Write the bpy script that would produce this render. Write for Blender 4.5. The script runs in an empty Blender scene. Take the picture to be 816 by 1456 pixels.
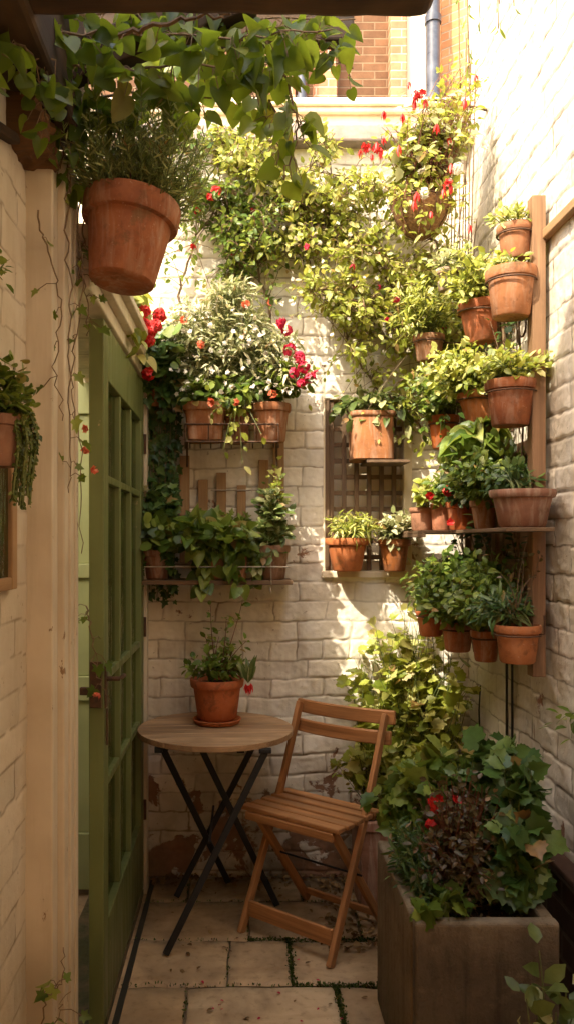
import bpy, math, random
import numpy as np
from mathutils import Vector, Matrix

# ------------------------------------------------------------------ basics
scene = bpy.context.scene
COL = scene.collection
RNG = np.random.default_rng(11)
random.seed(5)
F = 1150.0
UP = np.array([0., 0., 1.])

def at(px, py, Y):
    """point of the courtyard at distance Y from the lens plane"""
    return np.array([(px - 345.0) / F * Y, Y, 1.45 - (py - 770.0) / F * Y])

def unit(v):
    v = np.asarray(v, float)
    return v / (np.linalg.norm(v, axis=-1, keepdims=True) + 1e-9)

def tag(o, label=None, cat=None, group=None, kind=None):
    if label: o['label'] = label
    if cat: o['category'] = cat
    if group: o['group'] = group
    if kind: o['kind'] = kind
    return o

def thing(name, label, cat, loc, group=None):
    o = bpy.data.objects.new(name, None)
    o.empty_display_size = .05
    COL.objects.link(o)
    o.location = [float(c) for c in loc]
    return tag(o, label, cat, group)

def root_loc(o):
    l = np.zeros(3)
    while o is not None:
        l = l + np.array(o.location)
        o = o.parent
    return l

def link_mesh(name, me, m, parent):
    o = bpy.data.objects.new(name, me)
    COL.objects.link(o)
    if parent is not None: o.parent = parent
    if m is not None: me.materials.append(m)
    return o

def np_mesh(name, V, faces, m, parent=None, smooth=True, attrs=None):
    """V (n,3) world coordinates; faces list of (k,n) int arrays"""
    V = np.asarray(V, float)
    if parent is not None: V = V - root_loc(parent)
    me = bpy.data.meshes.new(name)
    loops = np.concatenate([f.ravel() for f in faces]).astype(np.int32)
    tot = np.concatenate([np.full(len(f), f.shape[1]) for f in faces]).astype(np.int32)
    st = np.concatenate([[0], np.cumsum(tot)[:-1]]).astype(np.int32)
    me.vertices.add(len(V)); me.vertices.foreach_set('co', V.astype(np.float32).ravel())
    me.loops.add(len(loops)); me.loops.foreach_set('vertex_index', loops)
    me.polygons.add(len(tot)); me.polygons.foreach_set('loop_start', st)
    try: me.polygons.foreach_set('loop_total', tot)
    except Exception: pass
    if attrs:
        for k, a in attrs.items():
            a = np.asarray(a, np.float32)
            if a.ndim == 1:
                me.attributes.new(k, 'FLOAT', 'POINT').data.foreach_set('value', a)
            else:
                me.attributes.new(k, 'FLOAT_VECTOR', 'POINT').data.foreach_set('vector', a.ravel())
    me.update(calc_edges=True); me.validate()
    me.polygons.foreach_set('use_smooth', np.full(len(me.polygons), smooth))
    return link_mesh(name, me, m, parent)

# ------------------------------------------------------------------ materials
def new_mat(name):
    m = bpy.data.materials.new(name); m.use_nodes = True
    nt = m.node_tree; nt.nodes.clear()
    out = nt.nodes.new('ShaderNodeOutputMaterial')
    return m, nt, out

class G:
    """small node-graph writer"""
    def __init__(s, nt): s.nt = nt
    def n(s, t, **kw):
        nd = s.nt.nodes.new(t)
        for k, v in kw.items(): setattr(nd, k, v)
        return nd
    def l(s, a, b): s.nt.links.new(a, b)
    def set(s, sock, v):
        if isinstance(v, bpy.types.NodeSocket): s.l(v, sock)
        elif isinstance(v, (tuple, list)) and len(v) == 3 and sock.type == 'RGBA': sock.default_value = (*v, 1)
        else: sock.default_value = v
    def noise(s, vec, scale, detail=4, rough=.55, dist=0.):
        nd = s.n('ShaderNodeTexNoise'); s.l(vec, nd.inputs['Vector'])
        nd.inputs['Scale'].default_value = scale; nd.inputs['Detail'].default_value = detail
        nd.inputs['Roughness'].default_value = rough; nd.inputs['Distortion'].default_value = dist
        return nd.outputs['Fac']
    def ramp(s, fac, stops):
        nd = s.n('ShaderNodeValToRGB'); s.set(nd.inputs[0], fac)
        e = nd.color_ramp.elements
        while len(e) < len(stops): e.new(.5)
        for i, (p, c) in enumerate(stops):
            e[i].position = p; e[i].color = (*c, 1) if isinstance(c, (tuple, list)) else (c, c, c, 1)
        return nd.outputs[0]
    def mix(s, f, a, b, blend='MIX'):
        nd = s.n('ShaderNodeMix', data_type='RGBA', blend_type=blend)
        s.set(nd.inputs[0], f); s.set(nd.inputs[6], a); s.set(nd.inputs[7], b)
        return nd.outputs[2]
    def math(s, op, a, b=0., clamp=False):
        nd = s.n('ShaderNodeMath', operation=op, use_clamp=clamp)
        s.set(nd.inputs[0], a); s.set(nd.inputs[1], b); return nd.outputs[0]
    def rng(s, v, a, b, c=0., d=1.):
        nd = s.n('ShaderNodeMapRange'); s.set(nd.inputs[0], v)
        for i, x in enumerate((a, b, c, d)): nd.inputs[i + 1].default_value = x
        return nd.outputs[0]
    def coord(s, kind='Object'): return s.n('ShaderNodeTexCoord').outputs[kind]
    def pos(s): return s.n('ShaderNodeNewGeometry').outputs['Position']
    def attr(s, name, out='Vector'): return s.n('ShaderNodeAttribute', attribute_name=name).outputs[out]
    def scale(s, vec, sc):
        nd = s.n('ShaderNodeMapping'); s.l(vec, nd.inputs[0]); nd.inputs['Scale'].default_value = sc; return nd.outputs[0]
    def sep(s, v):
        nd = s.n('ShaderNodeSeparateXYZ'); s.l(v, nd.inputs[0]); return nd.outputs
    def bump(s, h, strength=.3, dist=.005, normal=None):
        nd = s.n('ShaderNodeBump'); nd.inputs['Strength'].default_value = strength; nd.inputs['Distance'].default_value = dist
        s.l(h, nd.inputs['Height'])
        if normal is not None: s.l(normal, nd.inputs['Normal'])
        return nd.outputs[0]
    def pbr(s, color, rough=.6, normal=None, spec=.4, metal=0., out=None):
        b = s.n('ShaderNodeBsdfPrincipled')
        s.set(b.inputs['Base Color'], color); s.set(b.inputs['Roughness'], rough)
        b.inputs['Specular IOR Level'].default_value = spec; b.inputs['Metallic'].default_value = metal
        if normal is not None: s.l(normal, b.inputs['Normal'])
        if out is not None: s.l(b.outputs[0], out.inputs[0])
        return b.outputs[0]

def mat_painted_brick(name, base=(.88, .83, .73), dirty=(.71, .635, .51), joint=(.25, .185, .115), peel_top=.62, lowz=.75, edge=None):
    m, nt, out = new_mat(name); g = G(nt); p = g.pos()
    z = g.sep(p)[2]
    big = g.noise(p, 1.7, 5); mid = g.noise(p, 9, 6, .6); fine = g.noise(p, 70, 4, .65); streak = g.noise(g.scale(p, (14, 14, 1.6)), 1.0, 4)
    col = g.mix(g.ramp(big, [(.35, 0), (.7, 1)]), base, dirty)
    col = g.mix(g.math('MULTIPLY', g.ramp(mid, [(.48, 0), (.72, 1)]), .42), col, (.50, .40, .27))
    col = g.mix(g.math('MULTIPLY', g.ramp(streak, [(.50, 0), (.72, 1)]), .45), col, (.44, .35, .22))
    cav = g.attr('cav', 'Fac'); tone = g.attr('tone', 'Fac')
    jm = g.math('MULTIPLY', g.rng(cav, .6, .0), g.rng(g.noise(p, 6, 3), .30, .62, .08, .95))
    col = g.mix(jm, col, joint)
    col = g.mix(.55, col, g.rng(tone, 0, 1, .80, 1.10), 'MULTIPLY')
    # bare brick where the paint has come away, most of it low on the wall
    low = g.rng(z, lowz, .02)
    pm = g.math('ADD', g.noise(p, 5.5, 7, .62, .4), g.math('MULTIPLY', low, .20))
    pm2 = g.ramp(pm, [(peel_top, 0), (peel_top + .025, 1)])
    brick = g.mix(g.noise(p, 26, 4), (.20, .095, .055), (.36, .20, .12))
    col = g.mix(pm2, col, brick)
    spot = g.ramp(g.noise(p, 38, 3, .7), [(.66, 0), (.70, 1)])
    col = g.mix(g.math('MULTIPLY', spot, .55), col, (.26, .19, .12))
    damp = g.math('MULTIPLY', g.rng(z, .62, .0), g.rng(g.noise(p, 4, 5), .32, .62))
    col = g.mix(g.math('MULTIPLY', damp, .80), col, (.10, .075, .035))
    h = g.math('ADD', g.math('MULTIPLY', fine, .5), g.math('ADD', g.math('MULTIPLY', mid, .8), g.math('MULTIPLY', pm2, -.7)))
    g.pbr(col, g.rng(fine, .3, .7, .55, .85), g.bump(h, .55, .006), .3, out=out)
    return m

def mat_brick_tex(name, c1, c2, mortar, scale=1.0, axes='YZ'):
    """brickwork by shader, for walls that show only far off"""
    m, nt, out = new_mat(name); g = G(nt); p = g.pos(); s = g.sep(p)
    cmb = g.n('ShaderNodeCombineXYZ')
    g.l(s['XYZ'.index(axes[0])], cmb.inputs[0]); g.l(s['XYZ'.index(axes[1])], cmb.inputs[1])
    b = g.n('ShaderNodeTexBrick'); g.l(cmb.outputs[0], b.inputs['Vector'])
    b.inputs['Scale'].default_value = scale; b.inputs['Brick Width'].default_value = .235; b.inputs['Row Height'].default_value = .08
    b.inputs['Mortar Size'].default_value = .008; b.inputs['Mortar Smooth'].default_value = .3; b.inputs['Bias'].default_value = .1
    for k, c in (('Color1', c1), ('Color2', c2), ('Mortar', mortar)): b.inputs[k].default_value = (*c, 1)
    n = g.noise(p, 11, 6, .65)
    col = g.mix(.6, b.outputs[0], g.rng(n, .3, .7, .55, 1.25), 'MULTIPLY')
    h = g.math('ADD', g.math('MULTIPLY', b.outputs[1], -1.), g.math('MULTIPLY', n, .6))
    g.pbr(col, .85, g.bump(h, .7, .01), .2, out=out)
    return m

def mat_wood(name, dark, light, rough=.55, gscale=1., edge=(.16, .09, .04), wear=.3, spec=.35):
    m, nt, out = new_mat(name); g = G(nt); v = g.attr('gc')
    st = g.scale(v, (2.2 * gscale, 42 * gscale, 42 * gscale))
    a = g.noise(st, 1.0, 6, .62, .6); b = g.noise(g.scale(v, (7, 190, 190)), 1.0, 3, .6); c = g.noise(v, 5.5, 4)
    f = g.math('ADD', g.math('MULTIPLY', a, .75), g.math('MULTIPLY', b, .3))
    col = g.mix(g.ramp(f, [(.33, 0), (.70, 1)]), dark, light)
    col = g.mix(g.math('MULTIPLY', g.ramp(c, [(.42, 0), (.70, 1)]), wear), col, edge)
    g.pbr(col, g.rng(a, .3, .7, rough - .1, rough + .18), g.bump(f, .45, .003), spec, out=out)
    return m

def mat_paint(name, base, dirt, rough=.5, chips=(.30, .21, .12), chip=.70, zdirt=.5):
    m, nt, out = new_mat(name); g = G(nt); p = g.pos()
    st = g.noise(g.scale(p, (30, 30, 2.2)), 1, 5, .6); big = g.noise(p, 3.1, 5); fine = g.noise(p, 90, 3)
    col = g.mix(g.ramp(big, [(.4, 0), (.72, .8)]), base, dirt)
    col = g.mix(g.math('MULTIPLY', g.ramp(st, [(.5, 0), (.75, 1)]), .5), col, dirt)
    col = g.mix(g.math('MULTIPLY', g.rng(g.sep(p)[2], zdirt, 0), .5), col, [c * .45 for c in dirt])
    ch = g.ramp(g.noise(g.scale(p, (1, 1, .45)), 24, 6, .7), [(chip, 0), (chip + .02, 1)])
    col = g.mix(ch, col, chips)
    h = g.math('ADD', g.math('MULTIPLY', st, .6), g.math('ADD', g.math('MULTIPLY', ch, -.8), g.math('MULTIPLY', fine, .15)))
    g.pbr(col, g.rng(st, .3, .7, rough - .1, rough + .15), g.bump(h, .35, .003), .4, out=out)
    return m

def mat_terracotta(name, base, dark, bloom=.35, vary=1.):
    m, nt, out = new_mat(name); g = G(nt); p = g.coord(); w = g.pos()
    rnd = g.n('ShaderNodeObjectInfo').outputs['Random']
    n1 = g.noise(w, 13, 5, .6); n2 = g.noise(w, 60, 4, .6); ring = g.noise(g.scale(p, (2, 2, 60)), 1.2, 2)
    drip = g.noise(g.scale(w, (34, 34, 5)), 1, 6, .65, .6); blot = g.noise(w, 21, 6, .7, .4)
    col = g.mix(g.ramp(n1, [(.32, 0), (.68, 1)]), dark, base)
    hsv = g.n('ShaderNodeHueSaturation'); g.l(g.rng(rnd, 0, 1, .488, .512), hsv.inputs['Hue'])
    g.l(g.rng(g.math('FRACT', g.math('MULTIPLY', rnd, 7.3)), 0, 1, 1 - .26 * vary, 1 + .12 * vary), hsv.inputs['Saturation'])
    g.l(g.rng(g.math('FRACT', g.math('MULTIPLY', rnd, 3.7)), 0, 1, 1 - .3 * vary, 1 + .18 * vary), hsv.inputs['Value']); g.l(col, hsv.inputs['Color']); col = hsv.outputs[0]
    age = g.math('FRACT', g.math('MULTIPLY', rnd, 11.9))
    bl = g.math('MULTIPLY', g.ramp(drip, [(.47, 0), (.66, 1)]), g.rng(age, 0, 1, bloom * .35, min(1, bloom * 1.25)))
    col = g.mix(bl, col, (.60, .49, .38))
    col = g.mix(g.math('MULTIPLY', g.ramp(blot, [(.52, 0), (.64, 1)]), g.rng(age, 1, 0, .15, .7)), col, (.12, .055, .028))
    col = g.mix(g.math('MULTIPLY', g.ramp(g.noise(w, 9, 6, .75), [(.58, 0), (.66, 1)]), .5), col, (.11, .085, .035))
    col = g.mix(g.math('MULTIPLY', g.ramp(g.noise(w, 130, 2), [(.68, 0), (.73, 1)]), .25), col, (.62, .50, .38))
    h = g.math('ADD', g.math('MULTIPLY', n2, .6), g.math('ADD', g.math('MULTIPLY', ring, .5), g.math('MULTIPLY', blot, .5)))
    g.pbr(col, g.rng(n2, .3, .7, .65, .9), g.bump(h, .4, .003), .25, out=out)
    return m

def mat_leaf(name, c_dark, c_mid, c_light, trans=(.20, .27, .035), tfac=.32, rough=.42, spec=.45):
    m, nt, out = new_mat(name); g = G(nt)
    r = g.n('ShaderNodeNewGeometry').outputs['Random Per Island']
    col = g.ramp(r, [(0, c_dark), (.55, c_mid), (.95, c_light), (.985, (.26, .15, .05))])
    n = g.noise(g.pos(), 45, 3)
    col = g.mix(.5, col, g.rng(n, .3, .7, .65, 1.3), 'MULTIPLY')
    a = g.pbr(col, rough, g.bump(n, .25, .004), spec)
    t = g.n('ShaderNodeBsdfTranslucent'); g.set(t.inputs[0], g.mix(.5, col, trans))
    mx = g.n('ShaderNodeMixShader'); mx.inputs[0].default_value = tfac
    g.l(a, mx.inputs[1]); g.l(t.outputs[0], mx.inputs[2]); g.l(mx.outputs[0], out.inputs[0])
    return m

def mat_plain(name, c1, c2, rough=.7, scale=20, bump=.3, metal=0., spec=.35):
    m, nt, out = new_mat(name); g = G(nt); p = g.pos(); n = g.noise(p, scale, 6, .6)
    g.pbr(g.mix(g.ramp(n, [(.3, 0), (.7, 1)]), c1, c2), g.rng(n, .3, .7, rough - .08, rough + .1), g.bump(n, bump, .005), spec, metal, out=out)
    return m

def mat_weathered_stone(name, c1, c2):
    """old cast stone: lime at the rim, run marks, algae low down"""
    m, nt, out = new_mat(name); g = G(nt); p = g.pos(); z = g.sep(p)[2]
    n1 = g.noise(p, 7, 7, .65, .4); n2 = g.noise(p, 60, 4, .65); run = g.noise(g.scale(p, (26, 26, 2.2)), 1, 6, .65)
    col = g.mix(g.ramp(n1, [(.3, 0), (.7, 1)]), c1, c2)
    col = g.mix(g.math('MULTIPLY', g.ramp(run, [(.48, 0), (.68, 1)]), .6), col, [x * .38 for x in c1])
    lime = g.math('MULTIPLY', g.rng(z, .40, .51), g.rng(n1, .35, .62, .1, .8))
    col = g.mix(lime, col, (.24, .19, .125))
    col = g.mix(g.math('MULTIPLY', g.ramp(g.noise(p, 11, 6, .7), [(.56, 0), (.66, 1)]), .4), col, (.19, .15, .095))
    col = g.mix(g.math('MULTIPLY', g.rng(z, .30, .0), g.rng(n1, .35, .6)), col, (.045, .05, .018))
    col = g.mix(g.math('MULTIPLY', g.ramp(n2, [(.58, 0), (.72, 1)]), .5), col, (.03, .022, .014))
    h = g.math('ADD', g.math('MULTIPLY', n2, .7), g.math('MULTIPLY', n1, 1.2))
    g.pbr(col, g.rng(n2, .3, .7, .75, .95), g.bump(h, .8, .008), .25, out=out)
    return m

def mat_glass(name):
    m, nt, out = new_mat(name); g = G(nt); p = g.pos()
    gl = g.n('ShaderNodeBsdfGlossy'); gl.inputs['Color'].default_value = (.80, .86, .66, 1); gl.inputs['Roughness'].default_value = .05
    g.l(g.bump(g.noise(g.scale(p, (1, 7, 2)), 5, 3), .40, .01), gl.inputs['Normal'])
    tr = g.n('ShaderNodeBsdfTransparent'); tr.inputs[0].default_value = (.34, .42, .22, 1)
    df = g.n('ShaderNodeBsdfDiffuse'); df.inputs[0].default_value = (.20, .22, .10, 1)
    fr = g.n('ShaderNodeFresnel'); fr.inputs[0].default_value = 1.5
    a = g.n('ShaderNodeMixShader'); g.l(g.math('ADD', fr.outputs[0], .10, True), a.inputs[0]); g.l(tr.outputs[0], a.inputs[1]); g.l(gl.outputs[0], a.inputs[2])
    b = g.n('ShaderNodeMixShader'); g.l(g.rng(g.noise(g.scale(p, (9, 16, 1.5)), 1.5, 6), .45, .80, .02, .28), b.inputs[0])
    g.l(a.outputs[0], b.inputs[1]); g.l(df.outputs[0], b.inputs[2]); g.l(b.outputs[0], out.inputs[0])
    return m

def mat_slabs():
    m, nt, out = new_mat('flagstone'); g = G(nt); p = g.pos()
    r = g.n('ShaderNodeNewGeometry').outputs['Random Per Island']
    n1 = g.noise(p, 5, 6, .6, .5); n2 = g.noise(p, 34, 5, .62); n3 = g.noise(g.scale(p, (3, 14, 3)), 1, 5)
    col = g.ramp(r, [(0, (.44, .295, .155)), (.35, (.56, .385, .21)), (.7, (.50, .35, .195)), (1, (.64, .475, .285))])
    col = g.mix(g.math('MULTIPLY', g.ramp(n1, [(.40, 0), (.68, 1)]), .65), col, (.19, .12, .06))
    col = g.mix(g.math('MULTIPLY', g.ramp(n3, [(.5, 0), (.7, 1)]), .45), col, (.30, .17, .075))
    col = g.mix(g.math('MULTIPLY', g.ramp(n2, [(.55, 0), (.75, 1)]), .5), col, (.13, .085, .045))
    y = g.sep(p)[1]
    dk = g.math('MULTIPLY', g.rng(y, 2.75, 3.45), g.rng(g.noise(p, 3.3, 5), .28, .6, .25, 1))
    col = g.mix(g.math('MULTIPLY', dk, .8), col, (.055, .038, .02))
    h = g.math('ADD', g.math('MULTIPLY', n2, .5), n1)
    g.pbr(col, g.rng(n2, .3, .7, .45, .8), g.bump(h, .35, .006), .4, out=out)
    return m

M = {}
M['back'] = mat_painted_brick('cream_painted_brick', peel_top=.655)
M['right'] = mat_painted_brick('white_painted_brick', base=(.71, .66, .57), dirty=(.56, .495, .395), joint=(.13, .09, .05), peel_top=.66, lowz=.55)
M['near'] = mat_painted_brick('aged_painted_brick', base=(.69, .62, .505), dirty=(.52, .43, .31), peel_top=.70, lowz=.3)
M['house'] = mat_brick_tex('house_painted_brick', (.74, .66, .52), (.66, .57, .43), (.46, .38, .27), axes='YZ')
M['redbrick'] = mat_brick_tex('orange_brick', (.40, .17, .075), (.50, .24, .11), (.36, .28, .19), 1.5, axes='XZ')
M['palebrick'] = mat_brick_tex('pale_orange_brick', (.44, .22, .115), (.38, .16, .085), (.42, .34, .24), 1.5, axes='XZ')
M['sidebrick'] = mat_brick_tex('side_brick', (.52, .24, .10), (.62, .33, .15), (.50, .36, .22), axes='YZ')
M['herring'] = mat_brick_tex('brown_panel', (.17, .085, .042), (.12, .06, .03), (.20, .13, .075), 1.5, axes='XZ')
M['plinth'] = mat_brick_tex('damp_red_brick', (.075, .040, .026), (.05, .028, .019), (.09, .07, .05), axes='YZ')
M['cream'] = mat_paint('cream_render', (.80, .70, .52), (.62, .50, .33), .8, chip=.76)
M['frame'] = mat_paint('cream_gloss_paint', (.66, .58, .455), (.43, .345, .235), .42, chips=(.26, .165, .09), chip=.645)
M['green'] = mat_paint('sage_green_paint', (.165, .195, .068), (.10, .115, .036), .42, chips=(.40, .32, .17), chip=.66)
M['palegreen'] = mat_paint('pale_green_paint', (.42, .47, .22), (.30, .34, .15), .45, chip=.76)
M['table'] = mat_wood('weathered_table_wood', (.15, .08, .038), (.60, .39, .215), .58, .42, wear=.5)
M['chair'] = mat_wood('oiled_chair_wood', (.19, .075, .026), (.56, .265, .098), .45, .55, wear=.42)
M['trellis'] = mat_wood('trellis_wood', (.15, .08, .04), (.33, .19, .10), .7, 1.0, wear=.5)
M['post'] = mat_wood('warm_post_wood', (.25, .14, .065), (.44, .27, .135), .65, 1.0, wear=.4)
M['lattice'] = mat_wood('dark_lattice_wood', (.06, .037, .020), (.17, .105, .06), .7, 1.0, wear=.5)
M['oldbeam'] = mat_wood('old_beam_wood', (.022, .012, .007), (.075, .040, .021), .75, .6, wear=.5)
M['dark_timber'] = mat_wood('near_black_wood', (.010, .006, .004), (.038, .021, .012), .8, .6, wear=.5)  # darkest of the timber tones, near black
M['corbel'] = mat_wood('rough_rusty_wood', (.035, .018, .008), (.19, .085, .026), .8, .5, wear=.6)
M['tc'] = mat_terracotta('terracotta', (.43, .165, .07), (.27, .095, .042))
M['tc_new'] = mat_terracotta('orange_terracotta', (.50, .165, .058), (.36, .11, .038), .16)
M['tc_table'] = mat_terracotta('bright_terracotta', (.56, .185, .062), (.42, .125, .042), .06, .0)
M['tc_shaded'] = mat_terracotta('shaded_terracotta', (.36, .125, .055), (.24, .08, .035), .25, .0)  # recess planter: shade of the leaves above put into the colour
M['tc_old'] = mat_terracotta('dusty_terracotta', (.42, .19, .095), (.29, .125, .06), .42)
M['tc_pale'] = mat_terracotta('pale_terracotta', (.55, .36, .22), (.43, .26, .15), .6)
M['soil'] = mat_plain('potting_soil', (.022, .014, .009), (.075, .045, .028), .9, 130, .9)
M['steel'] = mat_plain('black_steel', (.006, .006, .007), (.018, .017, .017), .55, 40, .15)
M['iron'] = mat_plain('rusty_iron', (.045, .028, .018), (.13, .06, .03), .7, 60, .4, .2)
M['wire'] = mat_plain('galvanised_wire', (.30, .25, .18), (.42, .36, .27), .5, 60, .2, .4)
M['pipe'] = mat_plain('blue_black_pipe', (.035, .04, .055), (.09, .10, .125), .32, 14, .1)
M['stone'] = mat_weathered_stone('trough_stone_shaded', (.062, .047, .031), (.125, .097, .063))
M['stone_lit'] = mat_weathered_stone('trough_stone_lit', (.13, .09, .048), (.22, .155, .088))  # lighter copy of the trough stone: light on its side face in the colour
M['coping'] = mat_plain('lead_coping', (.20, .16, .135), (.36, .29, .25), .7, 16, .6)
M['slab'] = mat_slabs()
M['ground'] = mat_plain('bare_earth', (.05, .035, .02), (.10, .07, .04), .95, 22, .5)
M['grit'] = mat_plain('joint_grit', (.10, .07, .04), (.20, .15, .09), .95, 60, .5)
M['gravel'] = mat_plain('pale_gravel', (.24, .19, .13), (.36, .29, .20), .95, 60, .8)
M['moss'] = mat_leaf('moss', (.025, .04, .008), (.05, .075, .014), (.09, .12, .03), tfac=.2, rough=.8, spec=.1)
M['litter'] = mat_leaf('dry_leaf', (.11, .06, .025), (.20, .12, .05), (.33, .22, .10), trans=(.3, .18, .06), tfac=.25, rough=.7, spec=.15)
M['dark'] = mat_plain('dark_room', (.018, .016, .01), (.035, .03, .018), .9, 4, .1)
M['pane_backing'] = mat_plain('dark_green_backing', (.014, .02, .007), (.05, .06, .02), .9, 26, .3)  # sheet added behind the door glass so the panes look dark
M['glass'] = mat_glass('old_window_glass')
M['coir'] = mat_plain('coir_liner', (.12, .06, .025), (.34, .19, .08), .95, 110, 1.)
M['bark'] = mat_plain('woody_stem', (.10, .065, .035), (.24, .16, .09), .8, 60, .6)
M['greenstem'] = mat_plain('green_stem', (.07, .10, .025), (.15, .17, .05), .6, 60, .2)
M['redstem'] = mat_plain('red_stem', (.10, .035, .022), (.20, .075, .04), .6, 60, .2)
L = {
 'mid':   mat_leaf('leaf_mid', (.045, .09, .010), (.11, .175, .020), (.27, .32, .06), trans=(.38, .45, .05), tfac=.36),
 'dark':  mat_leaf('leaf_dark', (.022, .055, .012), (.050, .10, .02), (.11, .165, .035), tfac=.25, trans=(.12, .2, .02)),
 'yel':   mat_leaf('leaf_yellow_green', (.12, .165, .016), (.33, .37, .05), (.66, .63, .24), trans=(.65, .62, .09), tfac=.42),
 'pale':  mat_leaf('leaf_pale', (.15, .18, .06), (.36, .37, .18), (.68, .64, .42), trans=(.55, .52, .2), tfac=.35, rough=.5),
 'ivy':   mat_leaf('leaf_ivy', (.028, .07, .013), (.070, .135, .026), (.15, .22, .05), tfac=.22, trans=(.15, .22, .03)),
 'vine':  mat_leaf('leaf_vine', (.028, .06, .008), (.075, .13, .014), (.21, .25, .035), trans=(.42, .52, .03), tfac=.55),
 'rose':  mat_leaf('leaf_rosemary', (.12, .16, .04), (.23, .27, .075), (.42, .44, .17), tfac=.3, rough=.5),
 'succ':  mat_leaf('leaf_succulent', (.05, .085, .014), (.11, .155, .03), (.22, .25, .06), tfac=.18, rough=.35),
 'vari':  mat_leaf('leaf_variegated', (.06, .10, .02), (.13, .17, .04), (.42, .43, .20), tfac=.3),
 'bronze':mat_leaf('leaf_bronze', (.055, .035, .014), (.075, .060, .016), (.13, .075, .03), trans=(.2, .1, .03), tfac=.25),
}
PET = {
 'red':   mat_leaf('petal_red', (.42, .010, .012), (.60, .022, .020), (.72, .05, .035), trans=(.7, .03, .02), tfac=.3, rough=.5),
 'crim':  mat_leaf('petal_crimson', (.36, .008, .035), (.52, .015, .06), (.66, .05, .10), trans=(.6, .02, .07), tfac=.3, rough=.5),
 'coral': mat_leaf('petal_coral', (.55, .07, .03), (.68, .16, .07), (.74, .30, .16), trans=(.7, .2, .1), tfac=.3, rough=.5),
 'white': mat_leaf('petal_white', (.60, .56, .48), (.74, .70, .60), (.82, .80, .72), trans=(.7, .65, .5), tfac=.3, rough=.5),
}

# ------------------------------------------------------------------ mesh builder
def rotm(axis, ang): return np.array(Matrix.Rotation(ang, 3, axis))

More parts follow.
